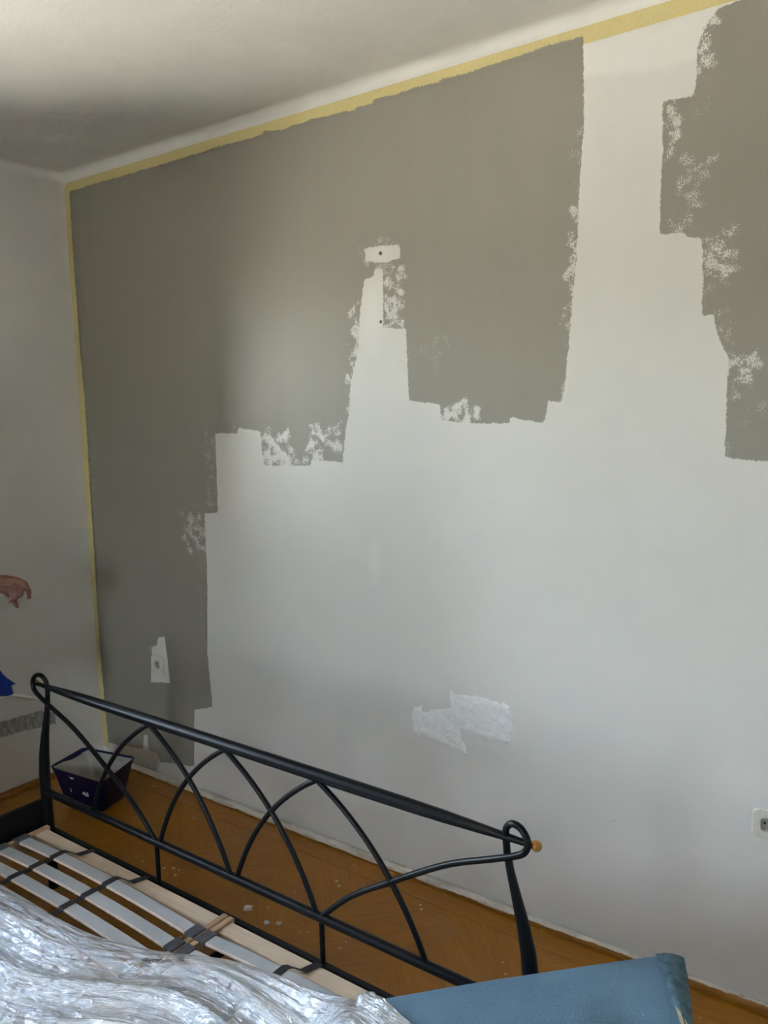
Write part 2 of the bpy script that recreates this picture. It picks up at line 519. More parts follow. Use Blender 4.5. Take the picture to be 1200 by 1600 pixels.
def make_glass():
    m, nt, b = new_mat('window_glass')
    h = N(nt); nt.nodes.remove(b)
    tr = h.node('ShaderNodeBsdfTransparent'); tr.inputs[0].default_value = C(0.95, 0.97, 0.96)
    gl = h.node('ShaderNodeBsdfGlossy'); gl.inputs['Roughness'].default_value = 0.02
    fr = h.node('ShaderNodeFresnel'); fr.inputs[0].default_value = 1.45
    mx = h.node('ShaderNodeMixShader')
    nt.links.new(fr.outputs[0], mx.inputs[0]); nt.links.new(tr.outputs[0], mx.inputs[1]); nt.links.new(gl.outputs[0], mx.inputs[2])
    nt.links.new(mx.outputs[0], nt.nodes['Material Output'].inputs[0])
    return m
M['glass'] = make_glass()
M['bit'] = simple('torn_felt_pad', (0.55, 0.52, 0.48), 0.7, var=0.2, vscale=150)

# ---------------------------------------------------------------- painted outline on the wall (metres on the wall: x along, z up)
PAINT_A = [(0.0374, 2.561), (0.2258, 2.561), (0.3562, 2.561), (0.5773, 2.561), (0.5834, 2.561), (0.7168, 2.5612), (0.8626, 2.562), (0.9499, 2.5657), (1.0669, 2.5631), (1.1975, 2.5611), (1.2013, 2.573), (1.2858, 2.5602), (1.4171, 2.566), (1.5543, 2.5609), (1.6068, 2.5555), (1.6098, 2.5645), (1.6788, 2.5591), (1.6791, 2.5704), (1.7705, 2.5688), (1.8535, 2.5683), (1.9266, 2.5641), (1.9289, 2.5724), (2.0103, 2.5674), (2.0844, 2.5704), (2.1659, 2.5741), (2.2632, 2.5778), (2.3773, 2.5757), (2.3794, 2.3359), (2.3743, 2.2961), (2.3679, 2.1817), (2.3618, 2.0145), (2.3496, 1.8785), (2.3408, 1.7746), (2.3299, 1.669), (2.3205, 1.6192), (2.2891, 1.6216), (2.2772, 1.6236), (2.2713, 1.58), (2.2613, 1.56), (2.1582, 1.5773), (2.1539, 1.5585), (2.0318, 1.5609), (1.9166, 1.5693), (1.9127, 1.6189), (1.7964, 1.6331), (1.7927, 1.6858), (1.7869, 1.8586), (1.6987, 1.8688), (1.7015, 2.0513), (1.6709, 2.0587), (1.6649, 2.0332), (1.6255, 2.0293), (1.6034, 1.9271), (1.5877, 1.7848), (1.557, 1.6932), (1.5448, 1.5865), (1.5291, 1.539), (1.5107, 1.4273), (1.3708, 1.4375), (1.3637, 1.4124), (1.1263, 1.4084), (1.1237, 1.5315), (1.0065, 1.548), (1.0016, 1.5263), (0.881, 1.5235), (0.8699, 1.2181), (0.7948, 1.2085), (0.791, 1.0582), (0.7867, 0.9006), (0.7664, 0.6309), (0.7803, 0.4022), (0.6673, 0.3676), (0.643, 0.1128), (0.4151, 0.0731), (0.4007, 0.1082), (0.3385, 0.1112), (0.3363, 0.1826), (0.3132, 0.1773), (0.3017, 0.1054), (0.0426, 0.078), (0.0354, 0.326), (0.0248, 0.5394), (0.0332, 0.8727), (0.0385, 1.2556), (0.0421, 1.6563), (0.0357, 1.9636), (0.0328, 2.2916)]
PAINT_B = [(2.6727, 2.4704), (2.6866, 2.5179), (2.7186, 2.5467), (2.7564, 2.5532), (2.8296, 2.5546), (2.9489, 2.5613), (2.9947, 1.4528), (2.9252, 1.454), (2.8673, 1.4619), (2.7923, 1.4682), (2.7659, 1.4757), (2.7671, 1.5916), (2.7695, 1.7184), (2.737, 1.7832), (2.7281, 1.8262), (2.7, 1.8284), (2.6951, 2.0182), (2.654, 2.0267), (2.6523, 2.0348), (2.589, 2.0432), (2.5902, 2.1457), (2.5932, 2.2388), (2.5906, 2.3624), (2.6678, 2.3604), (2.6713, 2.4043)]
PAINT_HOLES = [[(0.4544, 0.6479), (0.4978, 0.6573), (0.5179, 0.4539), (0.3871, 0.438), (0.4112, 0.6012), (0.4469, 0.6126)], [(1.6261, 2.1261), (1.696, 2.1254), (1.7686, 2.1201), (1.77, 2.0771), (1.7072, 2.0725), (1.6352, 2.0848)]]
DRY = [(1.704, 1.862, 1.779, 2.051, 0.62, 0.015), (1.563, 1.777, 1.601, 1.947, 0.6, 0.014), (1.548, 1.582, 1.579, 1.777, 0.65, 0.014), (1.62, 2.062, 1.778, 2.141, 0.5, 0.02), (2.349, 2.132, 2.378, 2.347, 0.45, 0.007), (2.337, 1.878, 2.369, 2.134, 0.6, 0.009), (2.324, 1.619, 2.354, 1.88, 0.5, 0.011), (1.917, 1.563, 2.043, 1.618, 0.68, 0.014), (1.8, 1.743, 1.944, 1.841, 0.4, 0.033), (2.033, 1.616, 2.088, 1.696, 0.35, 0.018), (1.848, 1.71, 1.943, 1.742, 0.35, 0.019), (1.13, 1.41, 1.259, 1.52, 0.7, 0.032), (1.257, 1.411, 1.371, 1.448, 0.6, 0.018), (1.367, 1.427, 1.427, 1.548, 0.65, 0.018), (1.448, 1.477, 1.517, 1.548, 0.6, 0.023), (0.807, 1.216, 0.881, 1.518, 0.45, 0.022), (0.673, 1.053, 0.797, 1.21, 0.55, 0.046), (0.736, 0.628, 0.79, 1.057, 0.4, 0.019), (0.653, 0.375, 0.782, 0.445, 0.35, 0.024), (0.404, 0.443, 0.44, 0.618, 0.5, 0.013), (2.592, 2.227, 2.63, 2.366, 0.6, 0.013), (2.623, 2.137, 2.663, 2.367, 0.3, 0.022), (2.636, 2.101, 2.711, 2.224, 0.5, 0.022), (2.62, 2.036, 2.668, 2.083, 0.5, 0.013), (2.701, 1.908, 2.77, 2.032, 0.58, 0.021), (2.699, 1.828, 2.718, 2.004, 0.45, 0.009), (2.74, 1.719, 2.775, 1.829, 0.5, 0.018), (2.77, 1.654, 2.83, 1.72, 0.6, 0.015), (2.812, 1.54, 2.849, 1.607, 0.45, 0.012), (2.765, 1.469, 2.789, 1.511, 0.5, 0.008), (2.769, 1.592, 2.781, 1.671, 0.5, 0.006), (2.675, 2.413, 2.71, 2.546, 0.6, 0.012), (2.675, 2.311, 2.698, 2.416, 0.4, 0.012), (0.858, 1.524, 1.007, 1.592, 0.4, 0.028), (1.067, 2.523, 1.199, 2.565, 0.3, 0.025)]
SPACKLE = [(1.7801, 0.5973), (1.8198, 0.6279), (1.8295, 0.6032), (1.938, 0.639), (1.934, 0.6988), (1.9558, 0.6901), (2.0507, 0.7003), (2.155, 0.6921), (2.1724, 0.6071), (2.159, 0.5937), (2.1545, 0.5635), (2.0681, 0.5623), (1.9783, 0.5675), (1.999, 0.4878), (1.9433, 0.5005), (1.833, 0.5191), (1.7888, 0.518)]


def sdf(poly, X, Z):
    P = np.array(poly); Q = np.roll(P, -1, axis=0)
    d2 = np.full(X.shape, 1e9); inside = np.zeros(X.shape, bool)
    for (ax, az), (bx, bz) in zip(P, Q):
        ex, ez = bx - ax, bz - az
        t = np.clip(((X - ax) * ex + (Z - az) * ez) / max(ex * ex + ez * ez, 1e-12), 0, 1)
        d2 = np.minimum(d2, (X - ax - t * ex) ** 2 + (Z - az - t * ez) ** 2)
        c = ((az > Z) != (bz > Z))
        with np.errstate(divide='ignore', invalid='ignore'):
            inside ^= c & (X < (bx - ax) * (Z - az) / (bz - az if bz != az else 1e-12) + ax)
    return np.where(inside, 1, -1) * np.sqrt(d2)

def paint_fields(X, Z):
    s = np.maximum(sdf(PAINT_A, X, Z), sdf(PAINT_B, X, Z))
    for hpoly in PAINT_HOLES:
        s = np.minimum(s, -sdf(hpoly, X, Z))
    d = np.zeros(X.shape)
    X, Z = (X + 0.010 * np.sin(Z * 61 + 9 * np.sin(X * 7)) + 0.006 * np.sin(Z * 143 + X * 31), Z + 0.012 * np.sin(X * 57 + 7 * np.sin(Z * 6)) + 0.006 * np.sin(X * 131 - Z * 27))
    for x0, z0, x1, z1, a, f in DRY:
        ox = np.maximum(np.maximum(x0 - X, X - x1), 0); oz = np.maximum(np.maximum(z0 - Z, Z - z1), 0)
        d = np.maximum(d, a * np.clip(1 - np.sqrt(ox * ox + oz * oz) / max(1.6 * f, 0.02), 0, 1))
    return np.clip(s, -0.06, 0.06), d

def put_attr(me, name, arr):
    a = me.attributes.new(name, 'FLOAT', 'POINT')
    a.data.foreach_set('value', np.asarray(arr, dtype=np.float32))

# ---------------------------------------------------------------- room shell
RX, RY, TOPZ, CEZ = 4.3, -4.3, 2.60, 2.635
def build_wall_back():
    xs = np.concatenate([np.arange(0, 3.2001, 0.0085), [RX]])
    zs = np.linspace(0, TOPZ, 307)
    nx, nz = len(xs), len(zs)
    X, Z = np.meshgrid(xs, zs)
    v = np.stack([X.ravel(), np.zeros(X.size), Z.ravel()], 1)
    i = np.arange((nz - 1) * (nx - 1)); r, c = i // (nx - 1), i % (nx - 1)
    a = r * nx + c
    f = np.stack([a, a + 1, a + nx + 1, a + nx], 1)
    v2 = np.array([(x, y, z) for z in (-0.1, CEZ + 0.2) for y in (0.004, 0.25) for x in (-0.3, RX + 0.2)])
    f2 = np.array([(0, 2, 3, 1), (4, 5, 7, 6), (0, 1, 5, 4), (2, 6, 7, 3), (0, 4, 6, 2), (1, 3, 7, 5)]) + len(v)
    me = bpy.data.meshes.new('wall_back')
    V = np.concatenate([v, v2]); Fq = np.concatenate([f, f2]).astype(np.int32)
    me.vertices.add(len(V)); me.vertices.foreach_set('co', V.astype(np.float32).ravel())
    me.loops.add(Fq.size); me.loops.foreach_set('vertex_index', Fq.ravel())
    me.polygons.add(len(Fq)); me.polygons.foreach_set('loop_start', (np.arange(len(Fq)) * 4).astype(np.int32))
    me.update(calc_edges=True); me.validate()
    s, d = paint_fields(V[:, 0], V[:, 2])
    s = np.minimum(s, 2.566 - V[:, 2])                 # under the tape the wall stayed clean
    s = np.minimum(s, V[:, 0] - 0.030)
    put_attr(me, 'paint', s); put_attr(me, 'dry', d)
    fr = 0.75 * np.clip((V[:, 2] - 2.455 - 0.02 * np.sin(V[:, 0] * 9)) / 0.02, 0, 1) * np.clip((V[:, 0] - 2.36) / 0.02, 0, 1)
    # pale filler smears around the screw holes
    fr = np.maximum(fr, 0.8 * np.clip(1.25 - np.hypot((V[:, 0] - 1.655) / 0.06, (V[:, 2] - 1.93) / 0.13), 0, 1))
    fr = np.maximum(fr, 0.6 * np.clip(1.2 - np.hypot((V[:, 0] - 1.69) / 0.05, (V[:, 2] - 2.10) / 0.03), 0, 1))
    fr = np.maximum(fr, 0.35 * np.clip(1.2 - np.hypot((V[:, 0] - 2.84) / 0.10, (V[:, 2] - 0.63) / 0.07), 0, 1))
    fr = np.maximum(fr, 0.5 * np.clip(1.2 - np.hypot((V[:, 0] - 1.64) / 0.03, (V[:, 2] - 1.09) / 0.08), 0, 1))
    put_attr(me, 'fresh', fr)
    me.materials.append(M['wall'])
    return me
wall = link('wall_back', build_wall_back())
tag(wall, 'white plaster wall half rolled over with warm grey paint', kind='structure')

lw = MB()
y0, y1, z0, z1 = WIN
WT = 0.34
lw.box(-WT, 0, y0, 0.003, -0.1, CEZ + 0.1); lw.box(-WT, 0, RY, y1, -0.1, CEZ + 0.1)
lw.box(-WT, 0, y1, y0, -0.1, z0); lw.box(-WT, 0, y1, y0, z1, CEZ + 0.1)
wall_left = tag(lw.build('wall_left', M['plain_wall']), 'plain off-white wall left of the taped corner', kind='structure')
tag(MB().box(RX, RX + 0.2, RY, 0.003, -0.1, CEZ + 0.2).build('wall_right', M['plain_wall']), 'plain off-white wall on the right', kind='structure')
xa2, xb2, za2, zb2 = FILL_WIN
wf = MB().box(-WT, xa2, RY - 0.2, RY, -0.1, CEZ + 0.2).box(xb2, RX + 0.2, RY - 0.2, RY, -0.1, CEZ + 0.2).box(xa2, xb2, RY - 0.2, RY, -0.1, za2).box(xa2, xb2, RY - 0.2, RY, zb2, CEZ + 0.2)
tag(wf.build('wall_front', M['plain_wall']), 'plain off-white wall behind the viewer', kind='structure')
tag(MB().box(-WT, RX + 0.2, RY - 0.2, 0.003, CEZ, CEZ + 0.2).build('ceiling', M['ceiling']), 'white stippled plaster ceiling', kind='structure')

def cove(name, along, label):
    R_ = CEZ - TOPZ
    v, f = [], []
    n = 10
    prof = [(R_ * (1 - math.cos(PI / 2 * k / n)), TOPZ + R_ * math.sin(PI / 2 * k / n)) for k in range(n + 1)]
    for e in (0, 1):
        for d, z in prof:
            v.append((e * RX, -d, z) if along == 'x' else (d, e * RY, z))
        v.append((e * RX, 0, CEZ) if along == 'x' else (0, e * RY, CEZ))
    m_ = n + 2
    for k in range(m_):
        k2 = (k + 1) % m_
        f.append((k, k2, m_ + k2, m_ + k))
    o = pyd(name, v, f, M['ceiling'], None, True)
    o.data.set_sharp_from_angle(angle=math.radians(50))
    return tag(o, label, kind='structure')
cove('trim_1', 'x', 'rounded white cove between the painted wall and the ceiling')
cove('trim_2', 'y', 'rounded white cove between the left wall and the ceiling')

# floor: slab, herringbone blocks and border boards
floor = tag(MB().box(-0.05, RX + 0.05, RY - 0.05, 0.02, -0.10, -0.014).build('floor', M['parquet']), 'orange-brown lacquered herringbone parquet floor', kind='structure')
def clip_poly(poly, x0, x1, y0, y1):
    for ax, lim, s in ((0, x0, 1), (0, x1, -1), (1, y0, 1), (1, y1, -1)):
        out = []
        for i in range(len(poly)):
            a, b = poly[i], poly[(i + 1) % len(poly)]
            da, db = s * (a[ax] - lim), s * (b[ax] - lim)
            if da >= 0: out.append(a)
            if (da >= 0) != (db >= 0):
                t = da / (da - db)
                out.append((a[0] + (b[0] - a[0]) * t, a[1] + (b[1] - a[1]) * t))
        poly = out
        if len(poly) < 3: return []
    return poly
BL, BW, GAP = 0.45, 0.075, 0.0007
def add_block(poly, ang, top, name='parquet_block'):
    cx = sum(q[0] for q in poly) / len(poly); cy = sum(q[1] for q in poly) / len(poly)
    ca, sa = math.cos(-ang), math.sin(-ang)
    loc = [((q[0] - cx) * ca - (q[1] - cy) * sa, (q[0] - cx) * sa + (q[1] - cy) * ca) for q in poly]
    n = len(loc)
    v = [(x, y, -0.012) for x, y in loc] + [(x, y, -0.0008) for x, y in loc] + [(x * 0.995, y * 0.98, 0.0) for x, y in loc]
    f = [tuple(range(2 * n, 3 * n))]
    for k in range(n):
        k2 = (k + 1) % n
        f += [(k, k2, n + k2, n + k), (n + k, n + k2, 2 * n + k2, 2 * n + k)]
    me = bpy.data.meshes.new(name)
    me.from_pydata(v, [], f); me.update()
    o = link(name, me, M['parquet'], floor)
    o.location = (cx, cy, top)
    o.rotation_euler = (0, 0, ang)
FX0, FX1, FY0, FY1 = 0.105, 3.30, -1.80, -0.105
cnt = 0
c45 = math.sqrt(0.5)
for i in range(-60, 60):
    for j in range(-14, 14):
        # herringbone lattice: step (BW, BW) along the zigzag, (BL, -BL)*... between columns
        for kind in (0, 1):
            u0 = i * BW + j * 2 * BL * 0 + j * BL; w0 = i * BW - j * BL
            if kind == 0: rect = [(u0, w0), (u0 + BL, w0), (u0 + BL, w0 + BW), (u0, w0 + BW)]
            else: rect = [(u0 + BL, w0 + BW - BL), (u0 + BL + BW, w0 + BW - BL), (u0 + BL + BW, w0 + BW), (u0 + BL, w0 + BW)]
            x0_ = min(q[0] for q in rect) + GAP; x1_ = max(q[0] for q in rect) - GAP
            y0_ = min(q[1] for q in rect) + GAP; y1_ = max(q[1] for q in rect) - GAP
            rect = [(x0_, y0_), (x1_, y0_), (x1_, y1_), (x0_, y1_)]
            poly = [(c45 * (a - b) + 1.7, c45 * (a + b) - 0.9) for a, b in rect]
            poly = clip_poly(poly, FX0, FX1, FY0, FY1)
            if len(poly) < 3: continue
            ar = 0.5 * abs(sum(poly[k][0] * poly[(k + 1) % len(poly)][1] - poly[(k + 1) % len(poly)][0] * poly[k][1] for k in range(len(poly))))
            if ar < 0.0004: continue
            add_block(poly, PI / 4 + (PI / 2 if kind else 0), random.uniform(-0.0006, 0.0004))
            cnt += 1
print('parquet blocks', cnt)
xx = 0.0
for L_ in (1.05, 1.2, 1.1, 0.95):
    add_block([(xx + GAP, -0.103), (xx + L_ - GAP, -0.103), (xx + L_ - GAP, 0.0), (xx + GAP, 0.0)], 0.0, 0.0, 'border_board')
    xx += L_
yy = -0.105
for L_ in (0.9, 0.8):
    add_block([(0.0, yy - L_ + GAP), (0.103, yy - L_ + GAP), (0.103, yy - GAP), (0.0, yy - GAP)], PI / 2, 0.0, 'border_board')
    yy -= L_
for nm, bx in (('floor_section', (FX1, RX, RY, -0.105)), ('floor_section', (0.0, FX1, RY, FY1))):
    MB().box(bx[0] + GAP, bx[1], bx[2], bx[3] - GAP, -0.012, -0.0003).build(nm, M['parquet'], floor)

def quarter_round(name, along, length, mat, label, start=0.0):
    n = 6; s_ = 0.024; v, f = [], []
    prof = [(0.003, 0.0), (s_, 0.0)] + [(s_ * 0.35 + s_ * 0.65 * math.cos(PI / 2 * k / n), 0.004 + (s_ - 0.004) * math.sin(PI / 2 * k / n)) for k in range(n + 1)] + [(0.003, s_)]
    for e in (start, length):
        for d, z in prof:
            v.append((e, -d, z) if along == 'x' else (d, -e, z))
    m_ = len(prof)
    for k in range(m_):
        k2 = (k + 1) % m_
        f.append((k, k2, m_ + k2, m_ + k))
    f += [tuple(range(m_)), tuple(range(2 * m_ - 1, m_ - 1, -1))]
    o = pyd(name, v, f, mat, None, True)
    o.data.set_sharp_from_angle(angle=math.radians(35))
    return tag(o, label, kind='structure')
quarter_round('baseboard_back', 'x', RX, M['trim'], 'small wooden quarter-round moulding smeared with white paint', 0.0)
quarter_round('baseboard_left', 'y', -RY, M['trim_wood'], 'small brown quarter-round moulding along the left wall', 0.024)

# window in the left wall, beside the frame of the picture
def build_window():
    w = empty('window_1', (-0.22, (y0 + y1) / 2, z0))
    tag(w, 'white double casement window in the left wall', kind='structure')
    fr = MB(); t = 0.05
    X0, X1 = -0.26, -0.19
    fr.box(X0, X1, y1, y0, z0, z0 + t); fr.box(X0, X1, y1, y0, z1 - t, z1)
    fr.box(X0, X1, y1, y1 + t, z0 + t, z1 - t); fr.box(X0, X1, y0 - t, y0, z0 + t, z1 - t)
    fr.build('window_frame', M['frame'], w)
    ym = (y0 + y1) / 2
    for a, b in ((y1 + t, ym), (ym, y0 - t)):
        s = MB(); q = 0.06
        s.box(-0.25, -0.20, a, b, z0 + t, z0 + t + q); s.box(-0.25, -0.20, a, b, z1 - t - q, z1 - t)
        s.box(-0.25, -0.20, a, a + q, z0 + t + q, z1 - t - q); s.box(-0.25, -0.20, b - q, b, z0 + t + q, z1 - t - q)
        so = s.build('sash', M['frame'], w)
        MB().box(-0.228, -0.222, a + q, b - q, z0 + t + q, z1 - t - q).build('pane', M['glass'], so)
    MB().box(-0.19, 0.10, y1 - 0.06, y0 + 0.06, z0 - 0.03, z0 - 0.0002, 0.004).build('window_sill', M['frame'], w)
    return w
build_window()
def build_fill_window():  # unseen window, added to fill in daylight from behind the camera
    w = empty('fill_window', ((xa2 + xb2) / 2, RY - 0.1, za2))
    tag(w, 'unseen white casement window added behind the viewer for fill light', kind='structure')
    t = 0.06; Y0, Y1 = RY - 0.15, RY - 0.08
    fr = MB().box(xa2, xb2, Y0, Y1, za2, za2 + t).box(xa2, xb2, Y0, Y1, zb2 - t, zb2).box(xa2, xa2 + t, Y0, Y1, za2 + t, zb2 - t).box(xb2 - t, xb2, Y0, Y1, za2 + t, zb2 - t)
    xm = (xa2 + xb2) / 2
    fr.box(xm - t / 2, xm + t / 2, Y0, Y1, za2 + t, zb2 - t)
    fr.build('window_frame', M['frame'], w)
    for a, b in ((xa2 + t, xm - t / 2), (xm + t / 2, xb2 - t)):
        MB().box(a, b, RY - 0.118, RY - 0.112, za2 + t, zb2 - t).build('pane', M['glass'], w)
    MB().box(xa2 - 0.06, xb2 + 0.06, RY - 0.08, RY + 0.1, za2 - 0.03, za2 - 0.0002, 0.004).build('window_sill', M['frame'], w)
build_fill_window()
tag(MB().box(-60, 60, -60, 60, -3.6, -3.4).build('ground', M['ground']), 'pale paved ground outside the window', kind='structure')

# marks on the walls: filler patch, screw holes, bare plaster strip
def blob_sheet(name, poly, mat, parent, th, plane='y', jag=0.0, seed=1):
    rnd = random.Random(seed); out = []
    for i in range(len(poly)):
        a, b = poly[i], poly[(i + 1) % len(poly)]
        L_ = math.hypot(b[0] - a[0], b[1] - a[1]); n = max(1, int(L_ / 0.012))
        for k in range(n):
            t = k / n
            out.append((a[0] + (b[0] - a[0]) * t + rnd.uniform(-jag, jag), a[1] + (b[1] - a[1]) * t + rnd.uniform(-jag, jag)))
    m_ = len(out)
    if plane == 'y': v = [(x, -0.0002, z) for x, z in out] + [(x, -th, z) for x, z in out]
    else: v = [(0.0002, x, z) for x, z in out] + [(th, x, z) for x, z in out]
    bm = bmesh.new()
    off = world_loc(parent) if parent is not None else Vector((0, 0, 0))
    vs_ = [bm.verts.new(Vector(q) - off) for q in v]
    for k in range(m_):
        k2 = (k + 1) % m_
        bm.faces.new((vs_[k], vs_[k2], vs_[m_ + k2], vs_[m_ + k]))
    top = bm.faces.new(vs_[m_:])
    bmesh.ops.triangulate(bm, faces=[top])
    bmesh.ops.recalc_face_normals(bm, faces=bm.faces)
    me = bpy.data.meshes.new(name); bm.to_mesh(me); bm.free()
    return link(name, me, mat, parent)
def filler_patch():
    P_ = np.array(SPACKLE); st = 0.004
    xs = np.arange(P_[:, 0].min() - 0.01, P_[:, 0].max() + 0.01, st); zs = np.arange(P_[:, 1].min() - 0.01, P_[:, 1].max() + 0.01, st)
    X, Z = np.meshgrid(xs, zs)
    S = sdf(SPACKLE, X, Z)
    nx = len(xs); v, f, keep = [], [], []
    for j in range(len(zs)):
        for i in range(nx):
            x, z = X[j, i], Z[j, i]
            sd0 = S[j, i] + 0.007 * mnoise.noise(Vector((x * 60, z * 60, 0.5)))
            c_ = (x + z * 0.3)
            ridge = 0.0016 * abs(mnoise.noise(Vector((x * 95, z * 26, 1.5)))) + 0.0014 * mnoise.noise(Vector((x * 40, z * 40, 4.5))) + 0.0010 * mnoise.noise(Vector((x * 150, z * 150, 6.5)))
            hgt = max(0.0, min(1.0, sd0 / 0.010)) * (0.0022 + ridge)
            v.append((x, -0.0003 - max(0.0, hgt), z)); keep.append(sd0 > -0.002)
    for j in range(len(zs) - 1):
        for i in range(nx - 1):
            a = j * nx + i
            q = (a, a + 1, a + nx + 1, a + nx)
            if all(keep[k] for k in q): f.append(q)
    used = sorted({k for q in f for k in q}); mp = {k: n for n, k in enumerate(used)}
    return pyd('filler_patch', [v[k] for k in used], [tuple(mp[k] for k in q) for q in f], M['filler'], wall, True)
tag(filler_patch(), 'rough smear of white wall filler')
def disc(name, x, z, r, y, mat, parent, n=14, th=0.003):
    v = [(x + r * math.cos(2 * PI * k / n), y, z + r * math.sin(2 * PI * k / n)) for k in range(n)]
    v += [(a, y - th, c) for a, b_, c in v]
    f = [tuple(range(n, 2 * n))] + [(k, (k + 1) % n, n + (k + 1) % n, n + k) for k in range(n)]
    return pyd(name, v, f, mat, parent)
for x, z, r in ((1.695, 2.102, 0.0075), (1.690, 1.888, 0.006)):
    disc('screw_anchor', x, z, r, -0.0004, M['socket_grey'], wall, th=0.0012)
    disc('screw_hole', x, z, r * 0.5, -0.0014, M['hole'], wall, th=0.0006)
tag(blob_sheet('plaster_strip', [(-0.232, 0.238), (-0.236, 0.292), (-0.30, 0.320), (-0.42, 0.328), (-0.56, 0.333), (-0.70, 0.336), (-0.70, 0.262), (-0.50, 0.264), (-0.36, 0.256)], M['patch'], wall_left, 0.002, 'x', 0.003, 9), 'bare grey plaster strip filling a chased channel')

# ---------------------------------------------------------------- masking tape
def tape(name, x0, x1, zlo, zhi, off, label, nx=None, slant=(0, 0)):
    nx = max(3, int((x1 - x0) / 0.006)); nz = max(7, int((zhi - zlo) / 0.006))
    if nx * nz > 30000: nz = 120
    v, f = [], []
    for j in range(nz + 1):
        for i in range(nx + 1):
            x = x0 + (x1 - x0) * i / nx + slant[0] * (j / nz - 0.5)
            z = zlo + (zhi - zlo) * j / nz
            v.append((x, -off - 0.0003 * abs(math.sin(x * 40 + z * 23)), z))
    for j in range(nz):
        for i in range(nx):
            a = j * (nx + 1) + i
            f.append((a, a + 1, a + nx + 2, a + nx + 1))
    o = pyd(name, v, f, M['tape'], None)
    A = np.array(v)
    s, d = paint_fields(A[:, 0], A[:, 2])
    put_attr(o.data, 'paint', s); put_attr(o.data, 'dry', d)
    return tag(o, label, 'tape', 'masking tape strips around the wall')
tape('masking_tape', 0.002, 0.675, 2.556, 2.598, 0.0012, 'yellow masking tape under the ceiling, leftmost strip ending at the corner', slant=(0.01, 0))
tape('masking_tape', 0.655, 1.345, 2.556, 2.598, 0.0020, 'yellow masking tape under the ceiling, second strip from the corner', slant=(0.012, 0))
tape('masking_tape', 1.325, 2.66, 2.554, 2.598, 0.0012, 'yellow masking tape under the ceiling, long strip above the bare white wall', slant=(0.02, 0))
tape('masking_tape', 2.63, 3.60, 2.554, 2.598, 0.0020, 'yellow masking tape under the ceiling, rightmost strip partly painted grey', slant=(0.03, 0))
tape('masking_tape', 0.003, 0.043, 0.055, 2.57, 0.0028, 'yellow masking tape running vertically down the wall corner')

# ---------------------------------------------------------------- sockets
def socket(x, z, label, spin=0.0):
    e = empty('wall_socket', (x, 0, z))
    tag(e, label, 'socket', 'wall sockets on the painted wall')
    bm = bmesh.new()
    n = 8; s_, rc = 0.0405, 0.016
    def outline(s, r):
        o = []
        for cx, cz, a0 in ((s - r, s - r, 0), (-s + r, s - r, PI / 2), (-s + r, -s + r, PI), (s - r, -s + r, 1.5 * PI)):
            for k in range(n + 1):
                a = a0 + PI / 2 * k / n
                o.append((cx + r * math.cos(a), cz + r * math.sin(a)))
        return o
    m_ = 4 * (n + 1)
    rings = [[(a, -0.0008, c) for a, c in outline(s_, rc)], [(a, -0.007, c) for a, c in outline(s_ * 0.985, rc)], [(a, -0.010, c) for a, c in outline(s_ * 0.93, rc)]]
    R1 = 0.0215
    rings.append([(R1 * math.cos(math.atan2(c, a)), -0.0105, R1 * math.sin(math.atan2(c, a))) for a, c in outline(s_, rc)])
    rings.append([(0.0205 * math.cos(math.atan2(c, a)), -0.0025, 0.0205 * math.sin(math.atan2(c, a))) for a, c in outline(s_, rc)])
    V = [[bm.verts.new(q) for q in r] for r in rings]
    for a, b in zip(V[:-1], V[1:]):
        for k in range(m_):
            k2 = (k + 1) % m_
            try: bm.faces.new((a[k], a[k2], b[k2], b[k]))
            except ValueError: pass
    me = bpy.data.meshes.new('cover_plate'); bm.to_mesh(me); bm.free()
    o = link('cover_plate', me, M['socket'], e, True); me.set_sharp_from_angle(angle=math.radians(35))
    b = disc('socket_insert', x, z, 0.0205, -0.0015, M['socket_grey'], e, 24, 0.002)
    for sx in (-1, 1):
        disc('pin_hole', x + sx * 0.0095 * math.cos(spin), z + 0.002 + sx * 0.0095 * math.sin(spin), 0.0032, -0.0036, M['hole'], b, 10, 0.0005)
    MB().tube([(x, -0.003, z - 0.009), (x, -0.012, z - 0.009)], 0.0025, 10).build('earth_pin', M['pin'], b)
    return e
socket(0.447, 0.527, 'small ivory wall socket in an unpainted gap near the corner')
socket(2.902, 0.525, 'ivory wall socket on the bare white wall at the right edge')

# ---------------------------------------------------------------- bed
BY = -0.755          # plane of the headboard
CX = 1.695           # middle of the bed
bed = empty('metal_bed', (CX, BY, 0))
tag(bed, 'black tubular metal bed frame with crossed arcs in the headboard', 'bed')
def mir(x): return 2 * CX - x
